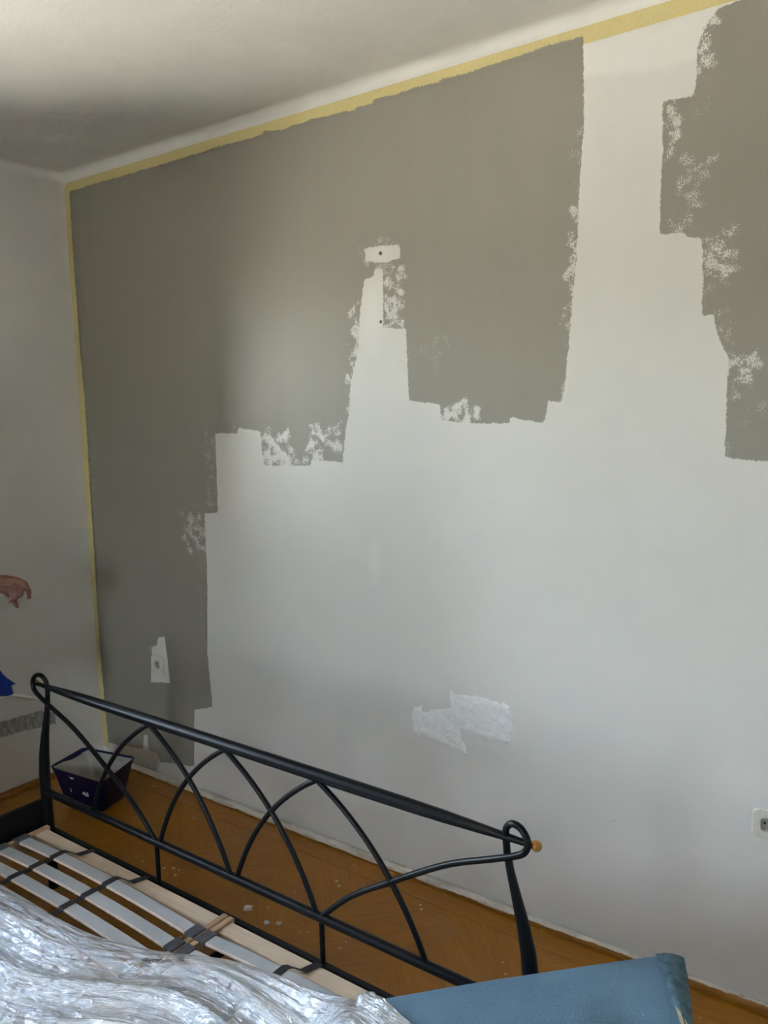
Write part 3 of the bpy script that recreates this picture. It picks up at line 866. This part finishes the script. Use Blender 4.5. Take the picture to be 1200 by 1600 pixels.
# posts: thin at the loop, swelling to the knee, straight to the floor
for sgn in (0, 1):
    g = (lambda x: x) if sgn == 0 else mir
    prof = [(0.846, 0.728, 0.0078), (0.843, 0.690, 0.0080), (0.835, 0.650, 0.0088), (0.822, 0.600, 0.0108), (0.806, 0.540, 0.0140), (0.794, 0.480, 0.0168), (0.788, 0.420, 0.0182),
            (0.786, 0.350, 0.0186), (0.787, 0.280, 0.0184), (0.789, 0.200, 0.0182), (0.790, 0.100, 0.0176), (0.790, 0.0, 0.017)]
    MB().tube([(g(x), BY, z) for x, z, r in prof], [r for x, z, r in prof], 20).build('head_post', M['black'], bed, True)
    # the post curls over the rail end and comes back down as the outer arc
    lp = [(0.846, BY, 0.722), (0.843, BY - 0.003, 0.746), (0.826, BY - 0.008, 0.763), (0.803, BY - 0.013, 0.760), (0.787, BY - 0.016, 0.738), (0.794, BY - 0.018, 0.714), (0.822, BY - 0.019, 0.697),
          (0.870, BY - 0.017, 0.675), (0.996, BY - 0.006, 0.614), (1.156, BY, 0.514), (1.272, BY, 0.438), (1.369, BY, 0.350)]
    MB().tube([(g(q.x), q.y, q.z) for q in spline(lp, 7)], 0.0075, 12).build('looped_arc', M['black'], bed, True)
    MB().sphere((g(0.776), BY, 0.726), 0.0118, 18, 12).build('wooden_ball', M['ball'], bed, True)
# top rail with drawn-in ends
xs_ = [0.782, 0.82, 0.90, 1.00, 1.10, 1.25, CX]
rr = [0.0068, 0.0075, 0.0105, 0.0140, 0.0155, 0.0162, 0.0165]
pts = [(x, BY, 0.725) for x in xs_] + [(mir(x), BY, 0.725) for x in xs_[-2::-1]]
MB().tube(pts, rr + rr[-2::-1], 20).build('top_rail', M['black'], bed, True)
MB().tube([(0.795, BY, 0.346), (mir(0.795), BY, 0.346)], 0.0125, 18).build('lower_rail', M['black'], bed, True)
MB().box(0.80, mir(0.80), BY - 0.010, BY + 0.012, 0.196, 0.220, 0.004).build('head_bar', M['black'], bed)
apex = [1.371, CX - 0.003, 2.021]
feet = [(1.054, 1.690), (1.389, 2.004), (1.716, 2.337)]
for ax_, (fl, fr_) in zip(apex, feet):
    for fx, bulge in ((fl, -1), (fr_, 1)):
        a, b = Vector((ax_, BY, 0.712)), Vector((fx, BY, 0.350))
        if (ax_ == apex[0] and bulge == -1) or True:
            mid = (a + b) / 2 + Vector((bulge * 0.030, 0, 0.030))
        q1 = [a * (1 - t) ** 2 + (2 * mid - (a + b) / 2) * 2 * t * (1 - t) + b * t * t for t in [k / 16 for k in range(17)]]
        MB().tube(q1, 0.0072, 12).build('arc_bar', M['black'], bed, True)
for x in (1.372, 2.020):
    MB().tube([(x, BY, 0.345), (x, BY, 0.212)], 0.0072, 12).build('short_upright', M['black'], bed, True)
for g in ((lambda x: x), mir):
    xa, xb = sorted((g(0.766), g(0.786)))
    MB().box(xa, xb, BY - 2.06, BY - 0.012, 0.200, 0.320, 0.003).build('side_rail', M['black'], bed)
    MB().tube([(g(0.789), BY - 2.07, 0.40), (g(0.789), BY - 2.07, 0.0)], [0.016, 0.0175], 18).build('foot_post', M['black'], bed, True)
MB().box(0.80, mir(0.80), BY - 2.078, BY - 2.062, 0.196, 0.320, 0.004).build('foot_bar', M['black'], bed)
MB().box(CX - 0.02, CX + 0.02, BY - 2.06, BY - 0.010, 0.150, 0.178, 0.003).build('middle_beam', M['black'], bed)
for yv in (BY - 0.75, BY - 1.45):
    MB().tube([(CX, yv, 0.152), (CX, yv, 0.0)], 0.016, 14).build('middle_leg', M['black'], bed, True)
for g in ((lambda x: x), mir):
    xa, xb = sorted((g(0.786), g(0.806)))
    MB().box(xa, xb, BY - 2.05, BY - 0.02, 0.176, 0.182).build('rail_ledge', M['black'], bed)

# ---------------------------------------------------------------- slatted bases
def slat_mesh(L_, name, mats):
    n = 12; w, t, bow = 0.0395, 0.009, 0.014
    prof = [(-w / 2, 0.0018), (-w / 2 + 0.002, 0), (w / 2 - 0.002, 0), (w / 2, 0.0018), (w / 2, t - 0.0018), (w / 2 - 0.002, t), (-w / 2 + 0.002, t), (-w / 2, t - 0.0018)]
    v, f, mi = [], [], []
    for i in range(n + 1):
        x = -L_ / 2 + L_ * i / n
        dz = bow * (1 - (2 * x / L_) ** 2)
        for y, z in prof: v.append((x, y, z + dz))
    k_ = len(prof)
    for i in range(n):
        for k in range(k_):
            k2 = (k + 1) % k_
            f.append((i * k_ + k, i * k_ + k2, (i + 1) * k_ + k2, (i + 1) * k_ + k))
            mi.append(0 if k in (5, 1) else 1)
    f += [tuple(range(k_ - 1, -1, -1)), tuple(n * k_ + k for k in range(k_))]; mi += [1, 1]
    me = bpy.data.meshes.new(name); me.from_pydata(v, [], f); me.update()
    for m_ in mats: me.materials.append(m_)
    me.polygons.foreach_set('material_index', mi)
    return me
SLZ = 0.2285          # underside of slat ends
SL_Y = [-0.874 - 0.0695 * k for k in range(26)]
def slatted_base(xa, xb, straps, label):
    e = empty('slatted_base', ((xa + xb) / 2, BY - 1.05, 0.182))
    tag(e, label, 'slatted base', 'slatted bases lying in the bed frame')
    ya, yb = -0.778, BY - 2.03
    MB().box(xa, xa + 0.018, yb, ya + 0.006, 0.182, 0.240, 0.002).build('side_board', M['board_wood'], e)
    MB().box(xb - 0.018, xb, yb, ya + 0.006, 0.182, 0.240, 0.002).build('side_board', M['board_wood'], e)
    MB().box(xa + 0.0185, xb - 0.0185, -0.832, -0.782, 0.182, 0.234, 0.003).build('end_board', M['pale_wood'], e)
    MB().box(xa + 0.0185, xb - 0.0185, yb, yb + 0.046, 0.182, 0.234, 0.003).build('end_board', M['pale_wood'], e)
    L_ = xb - xa - 0.036
    me = slat_mesh(L_, 'slat', [M['slat'], M['slat_edge']])
    off = world_loc(e)
    hold = MB().box(-0.0175, 0.0175, -0.0235, 0.0235, -0.010, 0.0035, 0.002)
    hm = None
    for yv in SL_Y:
        s = link('slat', me, None, e); s.location = Vector(((xa + xb) / 2, yv, SLZ + 0.004)) - off
        for x in (xa + 0.019, xb - 0.019):
            if hm is None:
                hm = bpy.data.meshes.new('slat_holder'); hm.from_pydata(hold.v, [], hold.f); hm.update(); hm.materials.append(M['rubber'])
            q = link('slat_holder', hm, None, e); q.location = Vector((x, yv, SLZ + 0.0135)) - off
    # webbing straps woven along the slats, pinned to the end board
    for xs0 in straps:
        v, f = [], []
        def top(x): return SLZ + 0.004 + 0.009 + 0.014 * (1 - ((x - (xa + xb) / 2) * 2 / L_) ** 2)
        line = [(xs0 + 0.045, -0.775, 0.2355), (xs0 + 0.040, -0.790, 0.2375), (xs0 + 0.030, -0.822, 0.2385), (xs0 + 0.006, -0.846, top(xs0) + 0.001)]
        for k, yv in enumerate(SL_Y[:-1]):
            z = top(xs0) + 0.0022
            line += [(xs0, yv + 0.019, z), (xs0, yv - 0.019, z), (xs0, yv - 0.0245, z - 0.005), (xs0, yv - 0.045, z - 0.005)]
        for x, y, z in line:
            for dx, dz in ((-0.011, -0.0012), (0.011, -0.0012), (0.011, 0.0006), (-0.011, 0.0006)):
                v.append((x + dx, y, z + dz))
        for i in range(len(line) - 1):
            for k in range(4):
                k2 = (k + 1) % 4
                f.append((i * 4 + k, i * 4 + k2, i * 4 + 4 + k2, i * 4 + 4 + k))
        f += [(3, 2, 1, 0), tuple(len(line) * 4 - 4 + k for k in range(4))]
        pyd('webbing_strap', v, f, M['strap'], e)
    return e
slatted_base(0.807, 1.692, (1.033, 1.302), 'pale slatted bed base on the left, next to the blue paint tray')
slatted_base(1.698, 2.583, (1.985, 2.255), 'pale slatted bed base on the right, half under the blue cushion')

# ---------------------------------------------------------------- blue cushion on the bed corner
def build_cushion():
    e = empty('cushion', (2.68, -1.0, 0.324))
    tag(e, 'worn blue felt-covered cushion lying over the right corner of the bed', 'cushion')
    A = Vector((2.405, -1.072)); B = Vector((2.817, -0.618))          # far edge
    D_ = Vector((0.51, -0.86)).normalized()
    W_ = 0.56
    def P(s, t): return A + (B - A) * s + D_ * (W_ * t)
    n, m_ = 44, 40
    v, f = [], []
    ZT, ZB = 0.494, 0.3245
    # edge roll: quarter round along the far edge and sides
    def height(s, t):
        edge = 1.0
        for d in (s * 0.7, t * W_, (1 - t) * W_):
            edge = min(edge, 1 - max(0.0, 1 - d / 0.022) ** 2 * 0.9 if d < 0.022 else 1.0)
        return edge
    for j in range(m_ + 1):
        t = (j / m_)
        t = t * t * (3 - 2 * t) * 0.5 + t * 0.5
        for i in range(n + 1):
            s = i / n
            q = P(s, t)
            wave = 0.010 * math.sin(PI * s) * math.sin(PI * min(1, t * 1.2)) + 0.004 * mnoise.noise(Vector((q.x * 7, q.y * 7, 0.3))) - 0.008 * math.exp(-((s - 0.83) / 0.10) ** 2) * min(1, t * 3)
            sag = 0.004 * math.sin(3.0 * s + 0.4)
            hgt = height(s, t)
            v.append((q.x, q.y, ZB + (ZT + wave * hgt + sag - ZB) * (1 - (1 - hgt) * 0.055)))
    for j in range(m_):
        for i in range(n):
            a = j * (n + 1) + i
            f.append((a, a + n + 1, a + n + 2, a + 1))
    # sides and bottom
    ring = [i for i in range(n + 1)] + [(j + 1) * (n + 1) + n for j in range(m_)] + [m_ * (n + 1) + i for i in range(n - 1, -1, -1)] + [j * (n + 1) for j in range(m_ - 1, 0, -1)]
    b0 = len(v)
    for i in ring: v.append((v[i][0], v[i][1], ZB))
    for k in range(len(ring)):
        k2 = (k + 1) % len(ring)
        f.append((ring[k], ring[k2], b0 + k2, b0 + k))
    f.append(tuple(b0 + k for k in range(len(ring) - 1, -1, -1)))
    body = pyd('cushion_body', v, f, M['blue_felt'], e, True)
    body.data.set_sharp_from_angle(angle=math.radians(55))
    # loose end flap beyond the seam
    v, f = [], []
    n2 = 24
    for k in range(n2 + 1):
        t = k / n2 * 0.62
        c = P(1.0, t)
        wid = 0.050 * max(0.0, 1 - t / 0.46) ** 0.75 + 0.006
        out = Vector((0.78, 0.62)).normalized()
        jag = 0.0022 * mnoise.noise(Vector((k * 0.9, 3.1, 0)))
        for u, dz in ((0.0, 0.002), (0.35, 0.004), (0.75, -0.001), (1.0, -0.006)):
            q = c + out * ((wid + jag) * u)
            v.append((q.x, q.y, ZT + dz - 0.002 - 0.008 * max(0.0, 1 - t * W_ / 0.022)))
        q = c + out * (wid + jag); v.append((q.x, q.y, ZT - 0.020))
        q = c + out * ((wid + jag) * 0.85); v.append((q.x - 0.002, q.y, ZB + 0.03))
    for k in range(n2):
        for u in range(5):
            a = k * 6 + u
            f.append((a, a + 1, a + 7, a + 6))
    fl = pyd('end_flap', v, f, M['blue_flap'], e, True)
    so = fl.modifiers.new('thick', 'SOLIDIFY'); so.thickness = 0.003; so.offset = -1
    tag(fl, 'frayed end flap, coloured darker for its right-facing shade')
    # raised seam and the cream lining showing where it has split
    MB().tube([(P(1.0, t).x, P(1.0, t).y, ZT + 0.0008) for t in [0.03 + k / 20 * 0.92 for k in range(21)]], 0.0022, 8).build('seam', M['blue_flap'], e, True)
    ln = []
    for t, w in ((0.285, 0.001), (0.32, 0.008), (0.40, 0.014), (0.55, 0.014), (0.62, 0.003)):
        c = P(1.0, t); ln.append((c, w))
    v = [(c.x, c.y, ZT + 0.0045) for c, w in ln] + [(c.x + w, c.y + w * 0.4, ZT + 0.0045) for c, w in ln]
    v += [(a, b, c - 0.004) for a, b, c in v]
    k = len(ln)
    f = [(i, k + i, k + i + 1, i + 1) for i in range(k - 1)] + [(2 * k + i, 2 * k + i + 1, 3 * k + i + 1, 3 * k + i) for i in range(k - 1)]
    f += [(k + i, 3 * k + i, 3 * k + i + 1, k + i + 1) for i in range(k - 1)]
    pyd('lining', v, f, M['cream'], e)
    return e
build_cushion()

# ---------------------------------------------------------------- crumpled plastic film over the slats
def build_film():
    edge = spline([(0.62, -1.16, 0.24), (0.86, -1.12, 0.30), (1.094, -1.094, 0.27), (1.272, -1.085, 0.27), (1.514, -1.067, 0.27), (1.704, -1.010, 0.272), (1.863, -0.943, 0.275), (2.017, -0.922, 0.285),
                   (2.169, -0.934, 0.318), (2.304, -0.983, 0.395), (2.430, -1.058, 0.496), (2.501, -1.086, 0.516), (2.541, -1.097, 0.522), (2.580, -1.120, 0.522)], 26)
    nu = len(edge); nv = 150
    cush = [Vector((2.405, -1.072)), Vector((2.817, -0.618))]
    dn = (cush[1] - cush[0]).normalized(); nn = Vector((dn.y, -dn.x))
    v, f, milk, fcs = [], [], [], []
    for j in range(nv + 1):
        t = (j / nv) ** 1.15
        dist = t * 0.85
        for i in range(nu):
            q = edge[i]; s = i / (nu - 1)
            x = q.x + dist * (0.06 - 0.22 * s); y = q.y - dist
            # draped height: slats, side rail on the left, cushion on the right
            base = 0.262
            rail = 0.326
            if x < 0.80: base = rail - max(0, 0.755 - x) * 0.9
            elif x < 0.92: base = rail + (base - rail) * ((x - 0.80) / 0.12)
            rel = Vector((x, y)) - cush[0]
            a_ = rel.dot(Vector((0.86, 0.51))); b_ = rel.dot(nn)
            dl = max(-a_, -b_)
            w = max(0.0, min(1.0, 1 - dl / 0.15)); w = w * w * (3 - 2 * w)
            base = base + (0.521 - base) * w
            k_ = min(1.0, dist / 0.12); k_ = k_ * k_ * (3 - 2 * k_)
            if s > 0.35: base = q.z - 0.008 + (base - q.z + 0.008) * k_
            # folds run along the edge; width and height wander
            nz_ = lambda fx, fc, k: mnoise.noise(Vector((x * fx, c * fc, k)))
            wob = 0.06 * mnoise.noise(Vector((x * 1.3, y * 1.0, 2.0))) + 0.012 * mnoise.noise(Vector((x * 4.0, y * 3.0, 7.0)))
            c = dist + wob + 0.07 * s
            fold = 0.020 * (1 - abs(nz_(1.1, 9.0, 1.0)) * 2.2) + 0.011 * (1 - abs(nz_(2.0, 21.0, 3.0)) * 2.2) + 0.0065 * (1 - abs(nz_(3.2, 46.0, 5.0)) * 2.2)
            cr = 0.0030 * nz_(9.0, 85.0, 7.0) + 0.0022 * nz_(30.0, 60.0, 8.0) + 0.0014 * nz_(60.0, 110.0, 9.0)
            tuck = min(1.0, dist / 0.03)
            z = base + max(0.0, fold + cr) * (0.35 + 0.65 * tuck) * (1 - 0.75 * w) * (1 - 0.6 * max(0.0, min(1.0, (s - 0.62) / 0.12)) * (1 - k_)) + 0.004
            if dl < 0.012: z = max(z, 0.500 + 0.5 * min(0.036, max(0.0, -dl)))
            v.append((x, y, z))
            fcs.append(c)
            mk = 0.40 + 1.15 * nz_(1.5, 10.0, 14.0) + 0.40 * nz_(2.6, 26.0, 18.0)
            mk += 0.25 * max(0, 1 - dist / 0.10)
            milk.append(max(0.03, min(0.92, mk)))
    for j in range(nv):
        for i in range(nu - 1):
            a = j * nu + i
            f.append((a, a + nu, a + nu + 1, a + 1))
    o = pyd('plastic_film', v, f, M['film'], None, True)
    put_attr(o.data, 'milk', milk); put_attr(o.data, 'across', fcs)
    return tag(o, 'crumpled clear plastic dust sheet spread over the bed slats', 'plastic sheet')
build_film()

# ---------------------------------------------------------------- paint tray on the floor in the corner
def build_tray():
    e = empty('paint_tray', (0.38, -0.30, 0.0))
    tag(e, 'dark blue plastic paint bucket with grey residue on the corner floor', 'paint bucket')
    rim = [(0.250, -0.425, 0.172), (0.540, -0.378, 0.160), (0.492, -0.180, 0.182), (0.232, -0.250, 0.190)]
    bot = [(0.298, -0.395, 0.001), (0.480, -0.348, 0.001), (0.425, -0.190, 0.001), (0.280, -0.235, 0.001)]
    def loop(cs, rr_=0.02, inset=0.0):
        cen = sum((Vector(c) for c in cs), Vector()) / 4
        out = []
        for k in range(4):
            c = Vector(cs[k]); p_ = Vector(cs[k - 1]); q_ = Vector(cs[(k + 1) % 4])
            a = c + (p_ - c).normalized() * rr_; b = c + (q_ - c).normalized() * rr_
            for t in (0, .25, .5, .75, 1):
                z = a * (1 - t) ** 2 + c * 2 * t * (1 - t) + b * t * t
                d = (cen - z); d.z = 0
                out.append(z + d.normalized() * inset)
        return out
    def lerp_loop(t, inset=0.0):
        cs = [Vector(b) * (1 - t) + Vector(r) * t for b, r in zip(bot, rim)]
        return loop(cs, 0.024, inset)
    def shell(rings, close):
        v, f = [], []
        m_ = len(rings[0])
        for r in rings: v += [tuple(q) for q in r]
        for a in range(len(rings) - 1):
            for k in range(m_):
                k2 = (k + 1) % m_
                f.append((a * m_ + k, a * m_ + k2, (a + 1) * m_ + k2, (a + 1) * m_ + k))
        if close == 0: f.append(tuple(range(m_ - 1, -1, -1)))
        if close == 1: f.append(tuple((len(rings) - 1) * m_ + k for k in range(m_)))
        return v, f
    v, f = shell([lerp_loop(0.0, 0.01), lerp_loop(0.03), lerp_loop(0.5), lerp_loop(0.90), lerp_loop(0.90, -0.002), lerp_loop(1.0, -0.0025), lerp_loop(1.0, 0.003), lerp_loop(0.80, 0.004)], 0)
    o = pyd('tray_body', v, f, M['tray'], e, True); o.data.set_sharp_from_angle(angle=math.radians(40))
    inner = [lerp_loop(0.955, 0.0035)]
    jag = [Vector((0, 0, 0.012 * mnoise.noise(Vector((k * 0.55, 0.2, 0))))) for k in range(len(inner[0]))]
    inner[0] = [q + j for q, j in zip(inner[0], jag)]
    inner += [lerp_loop(0.8, 0.006), lerp_loop(0.4, 0.006), lerp_loop(0.05, 0.007)]
    v, f = shell(inner, 1)
    pyd('paint_residue', v, f, M['residue'], e, True)
    # white splash on the front wall
    F0, F1 = Vector((0.270, -0.4175, 0)), Vector((0.513, -0.366, 0))
    def fp(s, z):
        t = z / 0.168
        a = Vector(bot[0]) * (1 - t) + Vector(rim[0]) * t; b = Vector(bot[1]) * (1 - t) + Vector(rim[1]) * t
        q = a + (b - a) * s
        return q + Vector((0.17, -0.98, 0)) * 0.0014
    for pts_ in ([(0.56, .082), (0.60, .094), (0.66, .090), (0.70, .098), (0.71, .076), (0.65, .073), (0.60, .078)], [(0.30, .085), (0.315, .095), (0.325, .080), (0.31, .076)], [(0.36, .148), (0.44, .150), (0.45, .143), (0.40, .139)]):
        q = [fp(s, z) for s, z in pts_]
        nrm = Vector((-0.17, 0.98, 0)) * 0.001
        m_ = len(q)
        pyd('paint_splash', [tuple(a) for a in q] + [tuple(a + nrm) for a in q], [tuple(range(m_))] + [(k, m_ + k, m_ + (k + 1) % m_, (k + 1) % m_) for k in range(m_)], M['splash'], e)
    return e
build_tray()

# ---------------------------------------------------------------- torn bits on the floor
def bit(x, y, r, seed, label):
    rnd = random.Random(seed); n = 10
    ring = [(x + r * rnd.uniform(.6, 1.15) * math.cos(2 * PI * k / n), y + r * rnd.uniform(.6, 1.15) * math.sin(2 * PI * k / n)) for k in range(n)]
    v = [(a, b, 0.0006) for a, b in ring] + [(a, b, 0.003 + rnd.uniform(0, .003)) for a, b in ring] + [(x + (a - x) * .5, y + (b - y) * .5, 0.0035) for a, b in ring]
    f = [tuple(range(2 * n, 3 * n))]
    for k in range(n):
        k2 = (k + 1) % n
        f += [(k, k2, n + k2, n + k), (n + k, n + k2, 2 * n + k2, 2 * n + k)]
    tag(pyd('torn_pad', v, f, M['bit'], None, False), label, 'scrap', 'torn scraps on the parquet')
bit(1.439, -0.464, 0.017, 2, 'largest torn pale scrap on the parquet behind the bed')
bit(1.545, -0.486, 0.011, 3, 'small torn pale scrap on the parquet, middle of the three')
bit(1.578, -0.468, 0.010, 5, 'small torn pale scrap on the parquet, rightmost of the three')

# ---------------------------------------------------------------- white cable along the left wall
cb = spline([(0.006, -0.75, 0.470), (0.006, -0.60, 0.448), (0.006, -0.50, 0.437), (0.006, -0.428, 0.431), (0.006, -0.37, 0.408), (0.006, -0.30, 0.374), (0.006, -0.262, 0.340), (0.005, -0.255, 0.315)], 8)
tag(MB().tube(cb, 0.0058, 8).build('wall_cable', M['cable'], None, True), 'thin white cable sagging along the left wall', 'cable')

# ---------------------------------------------------------------- person at the left edge: only the hand reaches into the picture
def capsule(mb, a, b, ra, rb, n=14):
    a, b = Vector(a), Vector(b)
    d = (b - a); L_ = d.length; d.normalize()
    pts, rs = [], []
    for k in range(4): th = PI / 2 * (1 - k / 4); pts.append(a - d * ra * math.sin(th)); rs.append(max(1e-4, ra * math.cos(th)))
    for k in range(6): t = k / 5; pts.append(a + (b - a) * t); rs.append(ra + (rb - ra) * t)
    for k in range(1, 5): th = PI / 2 * k / 4; pts.append(b + d * rb * math.sin(th)); rs.append(max(1e-4, rb * math.cos(th)))
    mb.tube(pts, rs, n)
def chain(mb, pts, rs):
    for i in range(len(pts) - 1): capsule(mb, pts[i], pts[i + 1], rs[i], rs[i + 1])
def organic(name, mb, mat, parent, voxel, smooth=6):
    o = mb.build(name, mat, parent, True)
    r = o.modifiers.new('fuse', 'REMESH'); r.mode = 'VOXEL'; r.voxel_size = voxel; r.use_smooth_shade = True
    s = o.modifiers.new('soften', 'SMOOTH'); s.factor = 0.5; s.iterations = smooth
    return o
def build_person():
    e = empty('person', (0.30, -1.08, 0))
    tag(e, 'person in blue trousers at the left edge, tanned hand reaching in', 'person')
    fd = Vector((0.80, 0.60, 0)); sd = Vector((-0.60, 0.80, 0))     # facing, own left side
    B0 = Vector((0.30, -1.08, 0))
    def P(f_, s_, z): return B0 + fd * f_ + sd * s_ + Vector((0, 0, z))
    body = MB()
    # legs, trunk, neck and head
    for s in (-1, 1):
        chain(body, [P(0, s * 0.095, 0.93), P(0.02, s * 0.10, 0.50), P(-0.01, s * 0.105, 0.09)], [0.085, 0.056, 0.038])
        chain(body, [P(-0.04, s * 0.105, 0.045), P(0.16, s * 0.115, 0.035)], [0.040, 0.032])
    chain(body, [P(0, 0, 0.95), P(0.0, 0, 1.12), P(0.01, 0, 1.32)], [0.125, 0.120, 0.13])
    for s in (-1, 1): chain(body, [P(0.0, s * 0.06, 1.00), P(0.01, s * 0.10, 1.34), P(0, s * 0.155, 1.42)], [0.10, 0.10, 0.062])
    chain(body, [P(0, 0, 1.40), P(0.02, 0, 1.52)], [0.064, 0.056])
    body.sphere(P(0.035, 0, 1.605), 0.10, 20, 14, (0.90, 0.86, 1.14))
    chain(body, [P(0.112, 0, 1.605), P(0.130, 0, 1.580)], [0.010, 0.014])
    for s in (-1, 1): body.sphere(P(0.02, s * 0.086, 1.60), 0.026, 10, 8, (0.6, 0.5, 1.1))
    chain(body, [P(0.085, 0, 1.535), P(0.06, 0, 1.525)], [0.03, 0.04])
    # far arm holds the blue cloth low in front; near (left) arm reaches forward with a drooping hand
    hold = Vector((0.395, -0.775, 0.80))
    chain(body, [P(0, -0.17, 1.40), P(0.10, -0.20, 1.12), Vector((0.42, -0.86, 0.89)), hold], [0.052, 0.042, 0.029, 0.030])
    wr = Vector((0.338, -0.628, 0.990))
    chain(body, [P(0, 0.17, 1.40), Vector((0.145, -0.86, 1.13)), wr], [0.052, 0.043, 0.029])
    r_ = Vector((0.80, 0.60, 0)); u_ = Vector((0, 0, 1)); n_ = Vector((-0.60, 0.80, 0))     # along the hand, up, away from the viewer
    def H(a, b, c): return wr + r_ * a + u_ * b + n_ * c
    # palm: a slab seen from its flat side
    chain(body, [H(-0.02, 0.008, 0), H(0.03, 0.016, 0), H(0.078, 0.012, 0)], [0.026, 0.0185, 0.0130])
    chain(body, [H(-0.02, 0.000, 0), H(0.03, -0.002, 0), H(0.074, -0.008, 0)], [0.027, 0.0190, 0.0135])
    chain(body, [H(-0.02, -0.006, 0), H(0.025, -0.019, 0), H(0.060, -0.030, 0)], [0.026, 0.0185, 0.0135])
    # index arches over and hangs down, the others curl under the palm
    chain(body, [H(0.076, 0.014, -0.002), H(0.108, 0.000, -0.006), H(0.122, -0.028, -0.008), H(0.121, -0.052, -0.008)], [0.0118, 0.0108, 0.0098, 0.0082])
    chain(body, [H(0.076, -0.002, -0.008), H(0.099, -0.016, -0.018), H(0.097, -0.038, -0.022), H(0.082, -0.047, -0.020)], [0.0115, 0.0105, 0.0095, 0.0082])
    chain(body, [H(0.068, -0.016, -0.010), H(0.085, -0.032, -0.021), H(0.078, -0.050, -0.024), H(0.064, -0.054, -0.020)], [0.0110, 0.0100, 0.0090, 0.0078])
    chain(body, [H(0.055, -0.028, -0.010), H(0.066, -0.045, -0.020), H(0.060, -0.060, -0.021), H(0.048, -0.062, -0.018)], [0.0100, 0.0090, 0.0082, 0.0072])
    # thumb leaves the lower side of the palm and points down
    chain(body, [H(0.028, -0.024, 0.004), H(0.046, -0.050, 0.006), H(0.060, -0.072, 0.006), H(0.068, -0.088, 0.004)], [0.0160, 0.0125, 0.0105, 0.0085])
    bo = organic('body', body, M['skin'], e, 0.0042, 4)
    # trousers, shirt, shoes, hair
    tr = MB()
    for s in (-1, 1): chain(tr, [P(0, s * 0.095, 0.95), P(0.02, s * 0.10, 0.50), P(-0.01, s * 0.105, 0.10)], [0.102, 0.078, 0.068])
    chain(tr, [P(0, -0.05, 0.98), P(0, 0.05, 0.98)], [0.128, 0.128])
    chain(tr, [P(0, 0, 0.99), P(0.005, 0, 0.90)], [0.142, 0.138])
    organic('trousers', tr, M['blue_cloth'], e, 0.012, 6)
    sh = MB()
    chain(sh, [P(0, 0, 1.00), P(0.0, 0, 1.14), P(0.01, 0, 1.32)], [0.142, 0.138, 0.146])
    for s in (-1, 1):
        chain(sh, [P(0.0, s * 0.06, 1.02), P(0.01, s * 0.10, 1.34), P(0, s * 0.158, 1.42)], [0.116, 0.116, 0.076])
    chain(sh, [P(0, -0.17, 1.41), P(0.065, -0.19, 1.22)], [0.070, 0.062])
    chain(sh, [P(0, 0.17, 1.41), P(0, 0.17, 1.41).lerp(Vector((0.145, -0.86, 1.13)), 0.62)], [0.070, 0.062])
    organic('shirt', sh, M['shirt'], e, 0.012, 6)
    for s in (-1, 1):
        q = MB(); chain(q, [P(-0.045, s * 0.105, 0.052), P(0.06, s * 0.108, 0.050), P(0.17, s * 0.115, 0.042)], [0.050, 0.048, 0.040])
        organic('shoe', q, M['leg_black'], e, 0.01, 4)
    ha = MB(); ha.sphere(P(0.012, 0, 1.638), 0.106, 20, 14, (0.90, 0.86, 1.02))
    organic('hair', ha, M['hair'], e, 0.01, 3)
    for s in (-1, 1): MB().sphere(P(0.112, s * 0.034, 1.612), 0.011, 12, 8).build('eye', M['splash'], e, True)
    chain_ = MB(); capsule(chain_, P(0.116, -0.022, 1.550), P(0.116, 0.022, 1.550), 0.006, 0.006); chain_.build('mouth', M['nail'], e, True)
    for c, r in ((H(0.1285, -0.050, -0.0085), 0.004), (H(0.0755, -0.084, 0.0035), 0.0045)):
        MB().sphere(c, r, 10, 8, (0.55, 0.8, 1.2)).build('finger_nail', M['nail'], e, True)
    return e
build_person()

# blue cloth dangling from the person's other hand, its corner just inside the picture
def build_cloth():
    # outline in the vertical plane that faces the room corner: (along, up)
    out = [(-0.10, 0.225), (-0.02, 0.205), (0.010, 0.185), (0.030, 0.140), (0.052, 0.095), (0.080, 0.078), (0.098, 0.052), (0.078, 0.047), (0.088, 0.014), (0.050, 0.004), (0.030, 0.000), (0.016, 0.040), (-0.02, 0.055), (-0.08, 0.06), (-0.11, 0.13)]
    o3 = Vector((0.324, -0.682, 0.560)); ax = Vector((0.80, 0.60, 0)); nn = Vector((-0.6, 0.8, 0))
    bm = bmesh.new()
    ring = [bm.verts.new((a, 0, b)) for a, b in out]
    fc = bm.faces.new(ring)
    bmesh.ops.triangulate(bm, faces=[fc])
    for _ in range(3):
        bmesh.ops.subdivide_edges(bm, edges=list(bm.edges), cuts=1, use_grid_fill=True)
    for q in bm.verts:
        a, b = q.co.x, q.co.z
        d = 0.014 * math.sin(a * 60 + b * 12) + 0.006 * math.sin(a * 25 - b * 40)
        q.co = o3 + ax * a + Vector((0, 0, b)) + nn * d
    bmesh.ops.recalc_face_normals(bm, faces=bm.faces)
    me = bpy.data.meshes.new('blue_cloth'); bm.to_mesh(me); bm.free()
    o = link('blue_cloth', me, M['blue_cloth'], None, True)
    s = o.modifiers.new('thick', 'SOLIDIFY'); s.thickness = 0.003
    return tag(o, 'royal blue cloth corner dangling at the left edge below the hand', 'cloth')
build_cloth()
